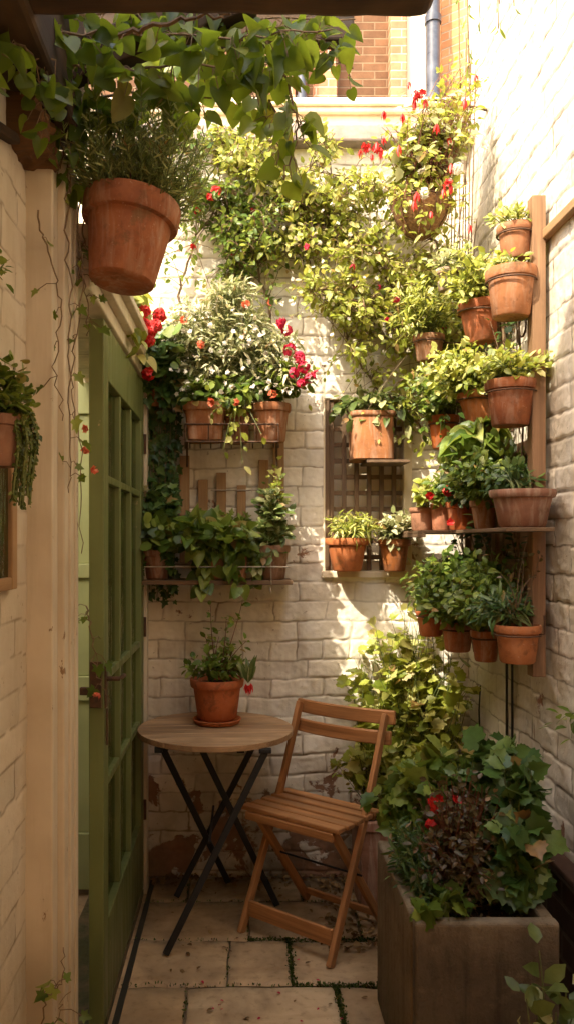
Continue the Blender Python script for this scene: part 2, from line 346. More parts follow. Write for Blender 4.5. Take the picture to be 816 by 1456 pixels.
class MB:
    def __init__(s): s.v = []; s.f = []; s.g = []; s.n = 0
    def _add(s, V, faces, gc=None):
        V = np.asarray(V, float)
        s.v.append(V); s.f += [[i + s.n for i in f] for f in faces]; s.n += len(V)
        s.g.append((V if gc is None else np.asarray(gc, float)) + RNG.uniform(-5, 5, 3))
    def box(s, c, size, R=None):
        h = np.array(size) / 2
        loc = np.array([[x, y, z] for x in (-1, 1) for y in (-1, 1) for z in (-1, 1)]) * h
        k = int(np.argmax(size)); gc = np.roll(loc, -k, axis=1)
        V = loc if R is None else loc @ np.asarray(R).T
        s._add(V + np.asarray(c, float), [(0, 1, 3, 2), (4, 6, 7, 5), (0, 4, 5, 1), (2, 3, 7, 6), (0, 2, 6, 4), (1, 5, 7, 3)], gc)
        return s
    def span(s, a, b):
        a = np.array(a, float); b = np.array(b, float)
        return s.box((a + b) / 2, np.abs(b - a))
    def bar(s, p0, p1, w, t, up=(0, 0, 1), curve=None, seg=1):
        """board from p0 to p1; w across (perp. to up), t along up"""
        p0 = np.asarray(p0, float); p1 = np.asarray(p1, float); Lg = np.linalg.norm(p1 - p0)
        x = (p1 - p0) / Lg; y = unit(np.cross(np.asarray(up, float), x)); z = np.cross(x, y)
        V = []; gc = []
        for i in range(seg + 1):
            q = i / seg
            off = 0 if curve is None else curve(q)
            for a, b in ((-1, -1), (1, -1), (1, 1), (-1, 1)):
                V.append(p0 + x * Lg * q + y * (a * w / 2 + off) + z * b * t / 2); gc.append((Lg * q, a * w / 2, b * t / 2))
        fs = [(3, 2, 1, 0), tuple(seg * 4 + k for k in range(4))]
        for i in range(seg):
            for k in range(4):
                fs.append((i * 4 + k, i * 4 + (k + 1) % 4, i * 4 + 4 + (k + 1) % 4, i * 4 + 4 + k))
        s._add(V, fs, gc); return s
    def tube(s, pts, r, seg=6, cap=True):
        P = np.asarray(pts, float); n = len(P)
        r = np.broadcast_to(np.asarray(r, float), (n,))
        T = unit(np.gradient(P, axis=0)); ref = np.array([.31, .77, .55]) if abs(T[0] @ np.array([.31, .77, .55])) < .9 else np.array([1., 0, 0])
        V = []; gc = []; ln = 0
        for i in range(n):
            if i: ln += np.linalg.norm(P[i] - P[i - 1])
            a = unit(np.cross(T[i], ref)); b = np.cross(T[i], a)
            for k in range(seg):
                an = 2 * math.pi * k / seg
                V.append(P[i] + r[i] * (math.cos(an) * a + math.sin(an) * b)); gc.append((ln, .02 * k, 0))
        fs = [(i * seg + k, i * seg + (k + 1) % seg, (i + 1) * seg + (k + 1) % seg, (i + 1) * seg + k) for i in range(n - 1) for k in range(seg)]
        if cap: fs += [tuple(range(seg))[::-1], tuple((n - 1) * seg + k for k in range(seg))]
        s._add(V, fs, gc); return s
    def lathe(s, prof, c, seg=28, R=None, wob=0., sq=None):
        """prof: (radius, height) pairs; sq: superellipse power for squarish pots"""
        V = []
        for r, z in prof:
            for k in range(seg):
                a = 2 * math.pi * k / seg; ca, sa = math.cos(a), math.sin(a); q = 1
                if sq: q = 1 / (abs(ca) ** sq + abs(sa) ** sq) ** (1 / sq)
                q *= 1 + wob * math.sin(3 * a + 40 * z)
                V.append((r * q * ca, r * q * sa, z))
        V = np.array(V)
        if R is not None: V = V @ np.asarray(R).T
        n = len(prof)
        fs = [(i * seg + k, i * seg + (k + 1) % seg, (i + 1) * seg + (k + 1) % seg, (i + 1) * seg + k) for i in range(n - 1) for k in range(seg)]
        fs += [tuple(range(seg))[::-1]] if prof[0][0] > 1e-4 else []
        if prof[-1][0] > 1e-4: fs += [tuple((n - 1) * seg + k for k in range(seg))]
        s._add(V + np.asarray(c, float), fs); return s
    def prism(s, poly, axis, a, b):
        """poly in the two other axes, extruded along axis from a to b"""
        n = len(poly); V = []
        for w in (a, b):
            for p, q in poly:
                v = [p, q]; v.insert(axis, w); V.append(v)
        fs = [tuple(range(n))[::-1], tuple(range(n, 2 * n))] + [(i, (i + 1) % n, n + (i + 1) % n, n + i) for i in range(n)]
        s._add(V, fs); return s
    def build(s, name, m, parent=None, bevel=0., smooth=False, seg=2):
        V = np.concatenate(s.v); GC = np.concatenate(s.g)
        if parent is not None: V = V - root_loc(parent)
        me = bpy.data.meshes.new(name)
        me.from_pydata([tuple(v) for v in V.tolist()], [], s.f)
        me.attributes.new('gc', 'FLOAT_VECTOR', 'POINT').data.foreach_set('vector', GC.astype(np.float32).ravel())
        me.update()
        import bmesh
        bm = bmesh.new(); bm.from_mesh(me); bmesh.ops.recalc_face_normals(bm, faces=bm.faces); bm.to_mesh(me); bm.free()
        if smooth:
            me.polygons.foreach_set('use_smooth', np.full(len(me.polygons), True))
        o = link_mesh(name, me, m, parent)
        if bevel:
            b = o.modifiers.new('edge', 'BEVEL'); b.width = bevel; b.segments = seg; b.limit_method = 'ANGLE'; b.angle_limit = math.radians(40)
        if smooth:
            try: me.set_sharp_from_angle(angle=math.radians(45))
            except Exception: pass
        return o

# ------------------------------------------------------------------ leaves
def tpl_strip(ts, ws, fold=.25, droop=.12):
    V = []; rows = []
    for t, w in zip(ts, ws):
        z = -droop * t * t
        if w < 1e-4: V.append((0, t, z)); rows.append((len(V) - 1,) * 3)
        else:
            V += [(-w, t, z + fold * w), (0, t, z), (w, t, z + fold * w)]; n = len(V); rows.append((n - 3, n - 2, n - 1))
    q, tr = [], []
    for a, b in zip(rows[:-1], rows[1:]):
        for i in (0, 1):
            f = [a[i], a[i + 1], b[i + 1], b[i]]
            u = []
            [u.append(x) for x in f if x not in u]
            (q if len(u) == 4 else tr).append(u)
    return np.array(V, float), [np.array(x) for x in (q, tr) if len(x)]

def tpl_fan(outline, centre=(0, .35), fold=.10, droop=.1):
    """outline goes round from the stalk and back; lifted edges, soft centre line"""
    V = [(centre[0], centre[1], -droop * centre[1] ** 2)]
    for x, y in outline: V.append((x, y, fold * abs(x) * 1.5 - droop * y * y))
    n = len(outline)
    return np.array(V, float), [np.array([(0, i + 1, (i + 1) % n + 1) for i in range(n)])]

def mirror(half):
    return half + [(-x, y) for x, y in reversed(half) if abs(x) > 1e-6]
TPL = {
 'oval': tpl_strip((0, .3, .68, 1), (0, .27, .24, 0)),
 'wide': tpl_strip((0, .22, .6, 1), (0, .34, .36, 0), .2, .2),
 'lance': tpl_strip((0, .35, .7, 1), (0, .12, .095, 0), .3, .25),
 'needle': tpl_strip((0, .5, 1), (.04, .075, 0), .3, .05),
 'heart': tpl_fan(mirror([(0, 0), (.20, -.13), (.42, -.03), (.49, .22), (.42, .50), (.24, .78), (0, 1.0)]), (0, .3), .26, .30),
 'round': tpl_fan(mirror([(0, .02), (.22, -.06), (.44, .10), (.52, .38), (.42, .68), (.20, .88), (0, .93)]), (0, .4), -.10, .05),
 'ivy': tpl_fan(mirror([(0, 0), (.16, -.15), (.46, -.12), (.33, .12), (.56, .38), (.26, .46), (.17, .70), (0, 1.0)]), (0, .28), .10, .12),
 'lobed': tpl_fan(mirror([(0, 0), (.20, -.16), (.40, -.16), (.42, .02), (.60, .14), (.52, .28), (.62, .46), (.40, .54), (.38, .72), (.16, .78), (0, 1.0)]), (0, .32), .12, .18),
 'bead': tpl_strip((0, .25, .7, 1), (.10, .34, .30, .05), -.5, .0),
}

class LB:
    """collects leaves, builds them as one mesh"""
    def __init__(s): s.p = []; s.d = []; s.nn = []; s.s = []
    def add(s, p, d, n, size):
        s.p.append(np.atleast_2d(p)); s.d.append(np.atleast_2d(d)); s.nn.append(np.atleast_2d(n)); s.s.append(np.atleast_1d(size))
    def build(s, name, tpl, m, parent=None):
        if not s.p: return None
        P = np.concatenate(s.p); D = unit(np.concatenate(s.d)); Nn = np.concatenate(s.nn); S = np.concatenate(s.s)
        X = unit(np.cross(D, Nn)); Z = np.cross(X, D)
        T, faces = TPL[tpl]; k = len(T)
        asp = RNG.uniform(.85, 1.15, len(P))
        V = P[:, None, :] + S[:, None, None] * (T[None, :, :1] * asp[:, None, None] * X[:, None, :] + T[None, :, 1:2] * D[:, None, :] + T[None, :, 2:3] * RNG.uniform(.3, 2.2, len(P))[:, None, None] * Z[:, None, :])
        off = (np.arange(len(P)) * k)[:, None, None]
        fs = [(f[None] + off).reshape(-1, f.shape[1]) for f in faces]
        return np_mesh(name, V.reshape(-1, 3), fs, m, parent, smooth=True)

def bez(p0, p1, p2, n):
    t = np.linspace(0, 1, n)[:, None]
    return (1 - t) ** 2 * p0 + 2 * t * (1 - t) * p1 + t * t * p2

def rvec(n=None):
    v = RNG.normal(size=(3,) if n is None else (n, 3)); return unit(v)

def in_ball(c, r, n, shell=.35):
    u = rvec(n) * (RNG.uniform(shell ** 3, 1, (n, 1)) ** (1 / 3))
    return np.asarray(c) + u * np.asarray(r)

def leaves_along(lb, C, n, size, t0=.2, droop=0., out=.9, upn=.7, jit=.35, face=None, spread=.012):
    """alternate leaves along the curve C"""
    if n < 1: return
    t = np.sort(RNG.uniform(t0, 1, n)); t[-1] = 1.
    x = t * (len(C) - 1); i = np.minimum(x.astype(int), len(C) - 2); fr = (x - i)[:, None]
    p = C[i] * (1 - fr) + C[i + 1] * fr; tan = unit(C[i + 1] - C[i])
    r = rvec(n); side = unit(r - (r * tan).sum(1, keepdims=True) * tan)
    d = unit(tan * .55 + side * out - UP * droop)
    nn = UP * upn + rvec(n) * jit + (0 if face is None else np.asarray(face) * 1.0)
    lb.add(p + d * spread * RNG.uniform(.2, 1.5, (n, 1)), d, nn, size * RNG.uniform(.42, 1.3, n))

def twigs(lb, mb, bases, ends, per, size, bow=.06, r=.0018, droop=0., out=.9, upn=.7, jit=.35, t0=.2, face=None, npt=7):
    for e in ends:
        b = bases[RNG.integers(len(bases))] if len(bases) > 1 else bases[0]
        mid = (b + e) / 2 + UP * bow * RNG.uniform(.2, 1.4) + rvec() * bow * .5
        C = bez(b, mid, e, npt)
        if mb is not None: mb.tube(C, np.linspace(r * 1.5, r * .5, npt), 4, cap=False)
        leaves_along(lb, C, max(2, int(per * RNG.uniform(.7, 1.3))), size, t0, droop, out, upn, jit, face)

def flower_head(lb, c, r, n, size, facing=None):
    """rounded head of five-petalled florets"""
    for k in range(n):
        u = rvec()
        if facing is not None: u = unit(u + np.asarray(facing) * .8)
        p = np.asarray(c) + u * r * RNG.uniform(.7, 1.05)
        a = unit(np.cross(u, rvec())); b = np.cross(u, a); ph = RNG.uniform(0, 6.28)
        for q in range(5):
            an = ph + q * 1.2566
            d = math.cos(an) * a + math.sin(an) * b + u * .35
            lb.add(p, d, u, size * RNG.uniform(.85, 1.15))

def blooms(t, spots, tpl, pet, size, name='flower_head', facing=None):
    for q in spots:
        fb = LB(); flower_head(fb, at(*q[:3]), q[3], q[4], size, facing); fb.build(name, tpl, PET[pet], t)

def drops(t, spots, pet, size, tpl='oval', name='flower'):
    for q in spots:
        fb = LB(); drop_flower(fb, at(*q[:3]), size * RNG.uniform(.8, 1.2)); fb.build(name, 'lance' if tpl == 'oval' else tpl, PET[pet], t)

def drop_flower(lb, p, size):
    """hanging fuchsia-like bloom"""
    for q in range(5):
        an = q * 1.2566 + RNG.uniform(0, .5)
        d = np.array([math.cos(an) * .55, math.sin(an) * .55, -1.]); lb.add(p, d, np.array([math.cos(an), math.sin(an), .3]), size)

# ------------------------------------------------------------------ noise for real wall relief
def vnoise(u, v, cell, seed):
    r = np.random.default_rng(seed).random((257, 257))
    x = u / cell; y = v / cell; xi = np.floor(x).astype(int); yi = np.floor(y).astype(int)
    fx = x - xi; fy = y - yi; fx = fx * fx * (3 - 2 * fx); fy = fy * fy * (3 - 2 * fy)
    a = r[xi % 257, yi % 257]; b = r[(xi + 1) % 257, yi % 257]; c = r[xi % 257, (yi + 1) % 257]; d = r[(xi + 1) % 257, (yi + 1) % 257]
    return (a * (1 - fx) + b * fx) * (1 - fy) + (c * (1 - fx) + d * fx) * fy

def brick_relief(u, v, seed, amp=1., course=.0825, length=.235, gap=.004):
    rg = np.random.default_rng(seed + 900); tab = rg.random((400, 64)); row_off = rg.random(400)
    uu = u + (vnoise(u, v, .16, seed) - .5) * .022 + (vnoise(u, v, .03, seed + 1) - .5) * .008
    vv = v + (vnoise(u, v, .25, seed + 2) - .5) * .020 + (vnoise(u, v, .035, seed + 3) - .5) * .008
    row = np.floor(vv / course).astype(int)
    ux = uu + (row % 2) * length * .5 + (row_off[row % 400] - .5) * .05
    half = (row_off[row % 400] > .93)
    ln = np.where(half, length * .5, length)
    colm = np.floor(ux / ln).astype(int)
    du = ux - (colm + .5) * ln; dv = vv - (row + .5) * course
    e = np.minimum(ln / 2 - np.abs(du), course / 2 - np.abs(dv))
    rnd = tab[row % 400, colm % 64]; rnd2 = tab[(row * 7 + 13) % 400, (colm * 3) % 64]
    q = np.clip((e - gap / 2) / .0055, 0, 1); q = q * q * (3 - 2 * q)
    fill = vnoise(u, v, .11, seed + 5)                      # thick paint fills some of the joints
    depth = .0048 * (.05 + 1.15 * np.clip(fill * 1.7 - .25, 0, 1))
    h = q * depth + (rnd - .5) * .0035 * q + du * (rnd2 - .5) * .018 * q + dv * (rnd - .5) * .022 * q
    h += (vnoise(u, v, .013, seed + 6) - .5) * .0028 + (vnoise(u, v, .026, seed + 9) - .5) * .0024 + (vnoise(u, v, .045, seed + 7) - .5) * .0032 + (vnoise(u, v, .4, seed + 8) - .5) * .008
    return h * amp, q, rnd

def brick_wall(name, o, U, V, Nn, lu, lv, step, m, parent, seed, hole=None, amp=1.):
    nu = int(lu / step) + 1; nv = int(lv / step) + 1
    us = np.linspace(0, lu, nu); vs = np.linspace(0, lv, nv)
    if hole:
        for arr, (a, b) in ((us, hole[0]), (vs, hole[1])):
            for x in (a, b): arr[np.argmin(np.abs(arr - x))] = x
    u, v = np.meshgrid(us, vs, indexing='ij')
    h, q, rnd = brick_relief(u + 7, v + 5, seed, amp)
    P = np.asarray(o, float) + u[..., None] * np.asarray(U) + v[..., None] * np.asarray(V) + h[..., None] * np.asarray(Nn)
    idx = np.arange(nu * nv).reshape(nu, nv)
    f = np.stack([idx[:-1, :-1], idx[1:, :-1], idx[1:, 1:], idx[:-1, 1:]], -1)
    if np.dot(np.cross(U, V), Nn) < 0: f = f[..., ::-1]
    if hole:
        uc = (us[:-1] + us[1:]) / 2; vc = (vs[:-1] + vs[1:]) / 2
        inside = ((uc > hole[0][0]) & (uc < hole[0][1]))[:, None] & ((vc > hole[1][0]) & (vc < hole[1][1]))[None]
        f = f[~inside]
    return np_mesh(name, P.reshape(-1, 3), [f.reshape(-1, 4)], m, parent, True, {'cav': q.ravel(), 'tone': rnd.ravel()})

# ------------------------------------------------------------------ dimensions
YB = 3.5; XR = .98; XL = -.42; XN = -.522
# ------------------------------------------------------------------ ground
g0 = MB().box((0, 0, -.06), (400, 400, .02)); tag(g0.build('ground', M['gravel']), kind='structure')

def paving():
    V = []; Q = []; n = 0; joints = []
    rows = [(-1.2, -.4), (-.4, .35), (.35, 1.05), (1.05, 1.62), (1.62, 2.16), (2.16, 2.645), (2.645, 2.945), (2.945, 3.26), (3.26, 3.52)]
    rg = np.random.default_rng(3)
    cuts = {5: [-.62, -.18, .305, .62, 1.0], 6: [-.62, -.05, .165, .50, 1.0], 7: [-.62, .02, .44, 1.0], 4: [-.62, -.2, .25, .7, 1.0]}
    for ri, (y0, y1) in enumerate(rows):
        xs = cuts.get(ri)
        if xs is None:
            xs = [-.62]
            while xs[-1] < .55: xs.append(xs[-1] + rg.uniform(.38, .62))
            xs.append(1.0)
        for x0, x1 in zip(xs[:-1], xs[1:]):
            g_ = .0028 if x1 < .2 else .0062
            nx = max(4, int((x1 - x0) / .035)); ny = max(4, int((y1 - y0) / .035))
            tx = np.linspace(0, 1, nx); ty = np.linspace(0, 1, ny)
            ex = np.minimum(tx, 1 - tx); tx2 = np.concatenate([[0, .012], tx[1:-1], [.988, 1]]); ty2 = np.concatenate([[0, .015], ty[1:-1], [.985, 1]])
            a, b = np.meshgrid(tx2, ty2, indexing='ij')
            X = x0 + g_ + a * (x1 - x0 - 2 * g_); Y = y0 + g_ + b * (y1 - y0 - 2 * g_)
            X = X + (vnoise(X + 9, Y + 9, .07, 31) - .5) * .010; Y = Y + (vnoise(X + 9, Y + 9, .06, 32) - .5) * .012
            edge = (a < .001) | (a > .999) | (b < .001) | (b > .999)
            tilt = rg.uniform(-.006, .006, 2)
            Z = (vnoise(X + 9, Y + 9, .10, 33) - .5) * .006 + (vnoise(X + 9, Y + 9, .025, 34) - .5) * .002 + tilt[0] * (a - .5) + tilt[1] * (b - .5) - .002
            Z = np.where(edge, Z - .006, Z)
            idx = np.arange(a.size).reshape(a.shape) + n
            Q.append(np.stack([idx[:-1, :-1], idx[1:, :-1], idx[1:, 1:], idx[:-1, 1:]], -1).reshape(-1, 4))
            V.append(np.stack([X, Y, Z], -1).reshape(-1, 3)); n += a.size
            joints.append((x0, x1, y0, y1))
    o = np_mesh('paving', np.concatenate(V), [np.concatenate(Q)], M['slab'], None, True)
    tag(o, kind='structure')
    b = MB().box((.19, 1.15, -.028), (1.7, 4.75, .03)); tag(b.build('paving_bed', M['grit']), kind='structure')
    # moss and grit in the joints, thick on the right-hand side
    lb = LB()
    for x0, x1, y0, y1 in joints:
        if y0 < 1.6: continue
        for (a, b_) in (((x0, y0), (x1, y0)), ((x0, y0), (x0, y1))):
            ln = math.hypot(b_[0] - a[0], b_[1] - a[1]); cx = (a[0] + b_[0]) / 2; cy = (a[1] + b_[1]) / 2
            green = cx > .12 and cy < 2.97
            k = int(ln * (1500 if green else 130))
            t = RNG.uniform(0, 1, (k, 1)); p = np.array(a)[None] * (1 - t) + np.array(b_)[None] * t
            p = np.concatenate([p + RNG.normal(0, .006 if green else .003, (k, 2)), RNG.uniform(-.010, .002, (k, 1))], 1)
            lb.add(p, rvec(k) * .7 + UP * .8, rvec(k) + .01, RNG.uniform(.005, .012, k))
    tag(lb.build('moss', 'oval', M['moss']), 'green moss growing in the joints between the paving slabs', 'moss', kind='stuff')
paving()

# dry leaves and dirt swept against the foot of the walls
lb = LB(); k = 520
x = RNG.uniform(-.40, .95, k); y = YB - .01 - np.abs(RNG.normal(0, .06, k)); sel = RNG.random(k) < .62
x[~sel] = RNG.uniform(.30, .52, (~sel).sum()); y[~sel] = RNG.uniform(2.85, 3.45, (~sel).sum())
lb.add(np.stack([x, y, RNG.uniform(.002, .022, k)], 1), rvec(k) * np.array([1, 1, .3]), UP + rvec(k) * .5, RNG.uniform(.012, .036, k))
tag(lb.build('leaf_litter', 'oval', M['litter']), 'dry brown leaves and dirt along the foot of the far wall', 'leaf litter', kind='stuff')

lb = LB(); k = 80
lb.add(np.stack([RNG.uniform(-.36, .9, k), RNG.uniform(2.1, 3.4, k), RNG.uniform(.003, .009, k)], 1), rvec(k) * np.array([1, 1, .15]), UP + rvec(k) * .3, RNG.uniform(.010, .026, k))
tag(lb.build('fallen_leaves', 'oval', M['litter']), 'scattered dry leaves lying loose on the paving slabs', 'fallen leaves', kind='stuff')
lb = LB(); k = 20
lb.add(np.stack([RNG.normal(.25, .22, k).clip(-.36, .9), RNG.uniform(2.2, 3.4, k), RNG.uniform(.003, .007, k)], 1), rvec(k) * np.array([1, 1, .1]), UP + rvec(k) * .3, RNG.uniform(.009, .015, k))
tag(lb.build('fallen_petals', 'wide', PET['crim']), 'small crimson petals dropped on the paving', 'fallen petals', kind='stuff')
# narrow drain slot in front of the door sill
d = MB().span((-.392, 2.0, -.02), (-.372, 3.47, .003)); tag(d.build('drain_slot', M['dark'], bevel=.002), 'narrow black drain slot running along the foot of the green door', 'drain')

# ------------------------------------------------------------------ back wall
NX0, NX1, NZ0, NZ1 = .35, .70, 1.322, 2.07
back = thing('garden_wall', 'cream painted brick wall closing the far end of the courtyard, with a recess', 'wall', (.28, YB, 0))
tag(back, kind='thing')
brick_wall('brickwork', (-.62, YB, 0), (1, 0, 0), (0, 0, 1), (0, -1, 0), 1.72, 3.16, .0052, M['back'], back, 40, ((NX0 + .62, NX1 + .62), (NZ0, NZ1)))
s = MB()
s.span((-.62, YB + .012, 0), (NX0 - .004, YB + .30, 3.155)).span((NX1 + .004, YB + .012, 0), (1.12, YB + .30, 3.155))
s.span((NX0 - .003, YB + .012, 0), (NX1 + .003, YB + .30, NZ0 - .004)).span((NX0 - .003, YB + .012, NZ1 + .004), (NX1 + .003, YB + .30, 3.155))
s.build('wall_core', M['cream'], back)
s = MB()
s.span((NX0 - .002, YB - .004, NZ0 - .002), (NX0 + .006, YB + .084, NZ1)).span((NX1 - .006, YB - .006, NZ0 - .002), (NX1 + .03, YB + .084, NZ1 + .004))
s.span((NX0 + .006, YB - .002, NZ1 - .006), (NX1 - .006, YB + .084, NZ1 + .003)).span((NX0, YB + .085, NZ0 - .002), (NX1, YB + .14, NZ1))
s.build('recess_lining', M['cream'], back, .003)
MB().span((NX0 - .01, YB - .02, NZ0 - .03), (NX1 + .01, YB + .08, NZ0 + .002)).build('recess_sill', M['cream'], back, .006)
s = MB()
xs = -.62
while xs < 1.08:
    w = RNG.uniform(.26, .40); e = min(xs + w, 1.1)
    s.box(((xs + e) / 2, YB + .13 + RNG.uniform(-.008, .008), 3.185 + RNG.uniform(-.004, .004)), (e - xs - .004, .42, .075)); xs = e
s.build('coping', M['coping'], back, .012)

# ------------------------------------------------------------------ right wall
rw = thing('garden_wall', 'tall white painted brick wall along the courtyard, carrying the trellis of pots', 'wall', (XR, 2.4, 0))
tag(rw, kind='thing')
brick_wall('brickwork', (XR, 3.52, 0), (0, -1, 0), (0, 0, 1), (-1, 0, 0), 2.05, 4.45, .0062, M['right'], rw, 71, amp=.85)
MB().span((XR + .012, -1.2, 0), (XR + .28, 3.52, 4.44)).span((XR - .002, -1.2, 0), (XR + .010, 1.468, 4.44)).build('wall_core', M['cream'], rw)
s = MB(); s.bar((XR - .016, 1.7, 2.425), (XR - .016, 2.63, 2.425), .03, .030)
tag(s.build('wall_batten', M['post'], None, .003), 'narrow horizontal wooden batten fixed high on the white wall', 'batten')
s = MB(); s.span((.925, 1.75, -.01), (.972, 2.66, .47)); s.span((.915, 1.75, .47), (.974, 2.66, .505))
tag(s.build('brick_plinth', M['plinth'], None, .006), 'low dark damp red brick plinth between stone trough and white wall', 'plinth')

# ------------------------------------------------------------------ house on the left, with an unseen gable added to shade the courtyard
house = thing('house_wall', 'cream house wall holding the green garden door, its unseen gable added for shade', 'wall', (XL, 2, 0))
tag(house, kind='thing')
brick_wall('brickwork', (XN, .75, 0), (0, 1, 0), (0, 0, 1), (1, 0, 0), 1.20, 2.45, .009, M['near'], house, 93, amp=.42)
s = MB()
s.span((XN - .25, -.6, 0), (XN - .012, 1.945, 2.45)).span((XN - .012, -.6, 0), (XN - .001, .748, 2.45))
s.build('wall_core', M['cream'], house)
MB().prism([(2.14, 2.13), (3.36, 2.13), (3.36, 0), (3.72, 0), (3.72, 2.292), (2.14, 2.292)], 0, XL - .24, XL).build('lintel_wall', M['house'], house)
gable = [(1.86, 2.452), (1.72, 3.3), (1.55, 3.7), (1.3, 4.0), (1.04, 4.5), (.5, 5.2), (-.6, 5.2), (-.6, 2.452)]  # unseen outline, shaped to hold the sun off the lower courtyard
MB().prism(gable, 0, XL - .24, XL).build('gable', M['house'], house)
# side passage added behind the door, open above to light the inner leaf
s = MB(); s.span((-1.62, 1.95, -.02), (-1.60, 3.72, 3.9)).span((-1.6, 1.93, -.02), (XL - .26, 1.95, 2.7)).span((-1.6, 3.70, -.02), (XL - .25, 3.72, 2.3))
s.build('added_passage_wall', M['cream'], house)
s = MB(); s.span((-1.6, 1.95, -.03), (-.46, 3.70, .004)); tag(s.build('added_passage_floor', M['slab'], None), kind='structure')

rear = thing('garden_wall', 'unseen brick wall added behind the viewer to hold back sky light', 'wall', (.3, -1.6, 0)); tag(rear, kind='thing')
MB().span((-1.2, -1.8, 0), (1.3, -1.6, 3.6)).build('wall_core', M['redbrick'], rear)  # added out of view to cut sky light from behind the camera
# ------------------------------------------------------------------ garden door
door = thing('garden_door', 'sage green glazed double door standing open in its cream frame', 'door', (XL, 2.3, 0))
# stepped post and casing on the near side, thin post on the far side, moulded head
s = MB()
s.span((XN - .05, 1.950, 0), (-.4565, 2.004, 2.42)).span((XN, 2.0045, 0), (-.4395, 2.049, 2.42))
s.span((-.52, 2.0495, 0), (-.4335, 2.085, 2.42)).span((-.52, 2.0855, 0), (-.4285, 2.118, 2.40))
s.span((-.53, 2.1185, 0), (-.434, 2.135, 2.36))
s.build('door_post', M['frame'], door, .004)
s = MB(); s.span((-.470, 3.325, 0), (-.392, 3.385, 2.17)).span((-.4195, 3.3855, 0), (-.404, 3.478, 2.10))
s.build('door_post', M['frame'], door, .004)
s = MB()
s.span((-.45, 2.12, 2.115), (-.400, 3.324, 2.165)).span((-.4195, 2.119, 2.1655), (-.375, 3.44, 2.215)).span((-.4195, 2.119, 2.2155), (-.352, 3.455, 2.245)).span((-.4195, 2.119, 2.2455), (-.385, 3.44, 2.285))
s.build('door_head', M['frame'], door, .005)
MB().span((-.62, 2.10, -.01), (-.405, 3.33, .022)).build('door_sill', M['stone_lit'], door, .004)
# open leaf
X0, X1, Y0, Y1 = -.448, -.404, 2.36, 3.315
s = MB()
s.span((X0, Y0, .035), (X1, Y0 + .085, 2.10)).span((X0, Y1 - .085, .035), (X1, Y1, 2.10))
s.span((X0, Y0 + .085, 1.935), (X1, Y1 - .085, 2.099)).span((X0, Y0 + .085, .036), (X1, Y1 - .085, .315))
leaf = s.build('door_leaf', M['green'], door, .003)
yc = np.linspace(Y0 + .085, Y1 - .085, 4); zc = [.315, .42, .72, 1.04, 1.34, 1.64, 1.935]
s = MB()
for y in yc[1:-1]: s.span((X0 + .004, y - .011, .316), (X1 - .003, y + .011, 1.934))
for z in zc[1:-1]:
    if abs(z - .42) < .01 or abs(z - 1.34) < .01: continue
    for a, b in zip(yc[:-1], yc[1:]): s.span((X0 + .005, a + (.011 if a > Y0 + .1 else 0), z - .012), (X1 - .004, b - (.011 if b < Y1 - .1 else 0), z + .012))
s.build('glazing_bars', M['green'], leaf, .003)
zz = [.315, .72, 1.04, 1.64, 1.935]
for a, b in zip(yc[:-1], yc[1:]):
    for z0, z1 in zip(zz[:-1], zz[1:]):
        MB().span((-.429, a + .008, z0 + .009), (-.425, b - .008, z1 - .009)).build('pane', M['glass'], leaf)
s = MB()
s.span((X0 + .004, Y0 - .006, .965), (X1 - .006, Y0 - .0005, 1.10)).span((X1 - .0002, Y0 + .01, .96), (X1 + .004, Y0 + .045, 1.09))
s.span((X0 - .028, Y0 + .006, 1.000), (X0 - .0005, Y0 + .024, 1.022)).span((X1 + .003, Y0 + .02, .85), (X1 + .008, Y0 + .03, .958))
s.build('latch', M['iron'], leaf, .002)
s = MB(); s.tube([(X1 + .004, Y0 + .028, 1.045), (X1 + .04, Y0 + .028, 1.045), (X1 + .045, Y0 + .06, 1.045), (X1 + .042, Y0 + .12, 1.04)], .007, 8)
s.build('handle', M['iron'], leaf, 0, True)
for z in (.35, 1.1, 1.85):
    MB().tube([(X1 + .004, Y1 + .004, z - .04), (X1 + .004, Y1 + .004, z + .04)], .007, 8).build('hinge', M['iron'], leaf, 0, True)
# second leaf, set back across the end of the passage; dark backing added to keep the panes dark
ya, yb = 3.295, 3.335; x0, x1 = -1.30, -.53
s = MB()
s.span((x0, ya, .03), (x0 + .09, yb, 2.10)).span((x1 - .09, ya, .03), (x1, yb, 2.10))
for z0, z1 in ((.031, .26), (.80, .90), (1.30, 1.36), (1.97, 2.099)): s.span((x0 + .09, ya, z0), (x1 - .09, yb, z1))
for z0, z1 in ((.26, .80), (.90, 1.30), (1.36, 1.97)): s.span((x0 + .0905, ya + .012, z0), (x1 - .0905, yb - .010, z1))
s.build('inner_leaf', M['palegreen'], door, .004)
s = MB()
for i in range(16): s.span((-.4585 - .003 * (i % 2), Y0 + .10 + i * .047, .30), (-.4560 - .003 * (i % 2), Y0 + .1468 + i * .047, 1.95))
s.build('pane_backing', M['pane_backing'], leaf)

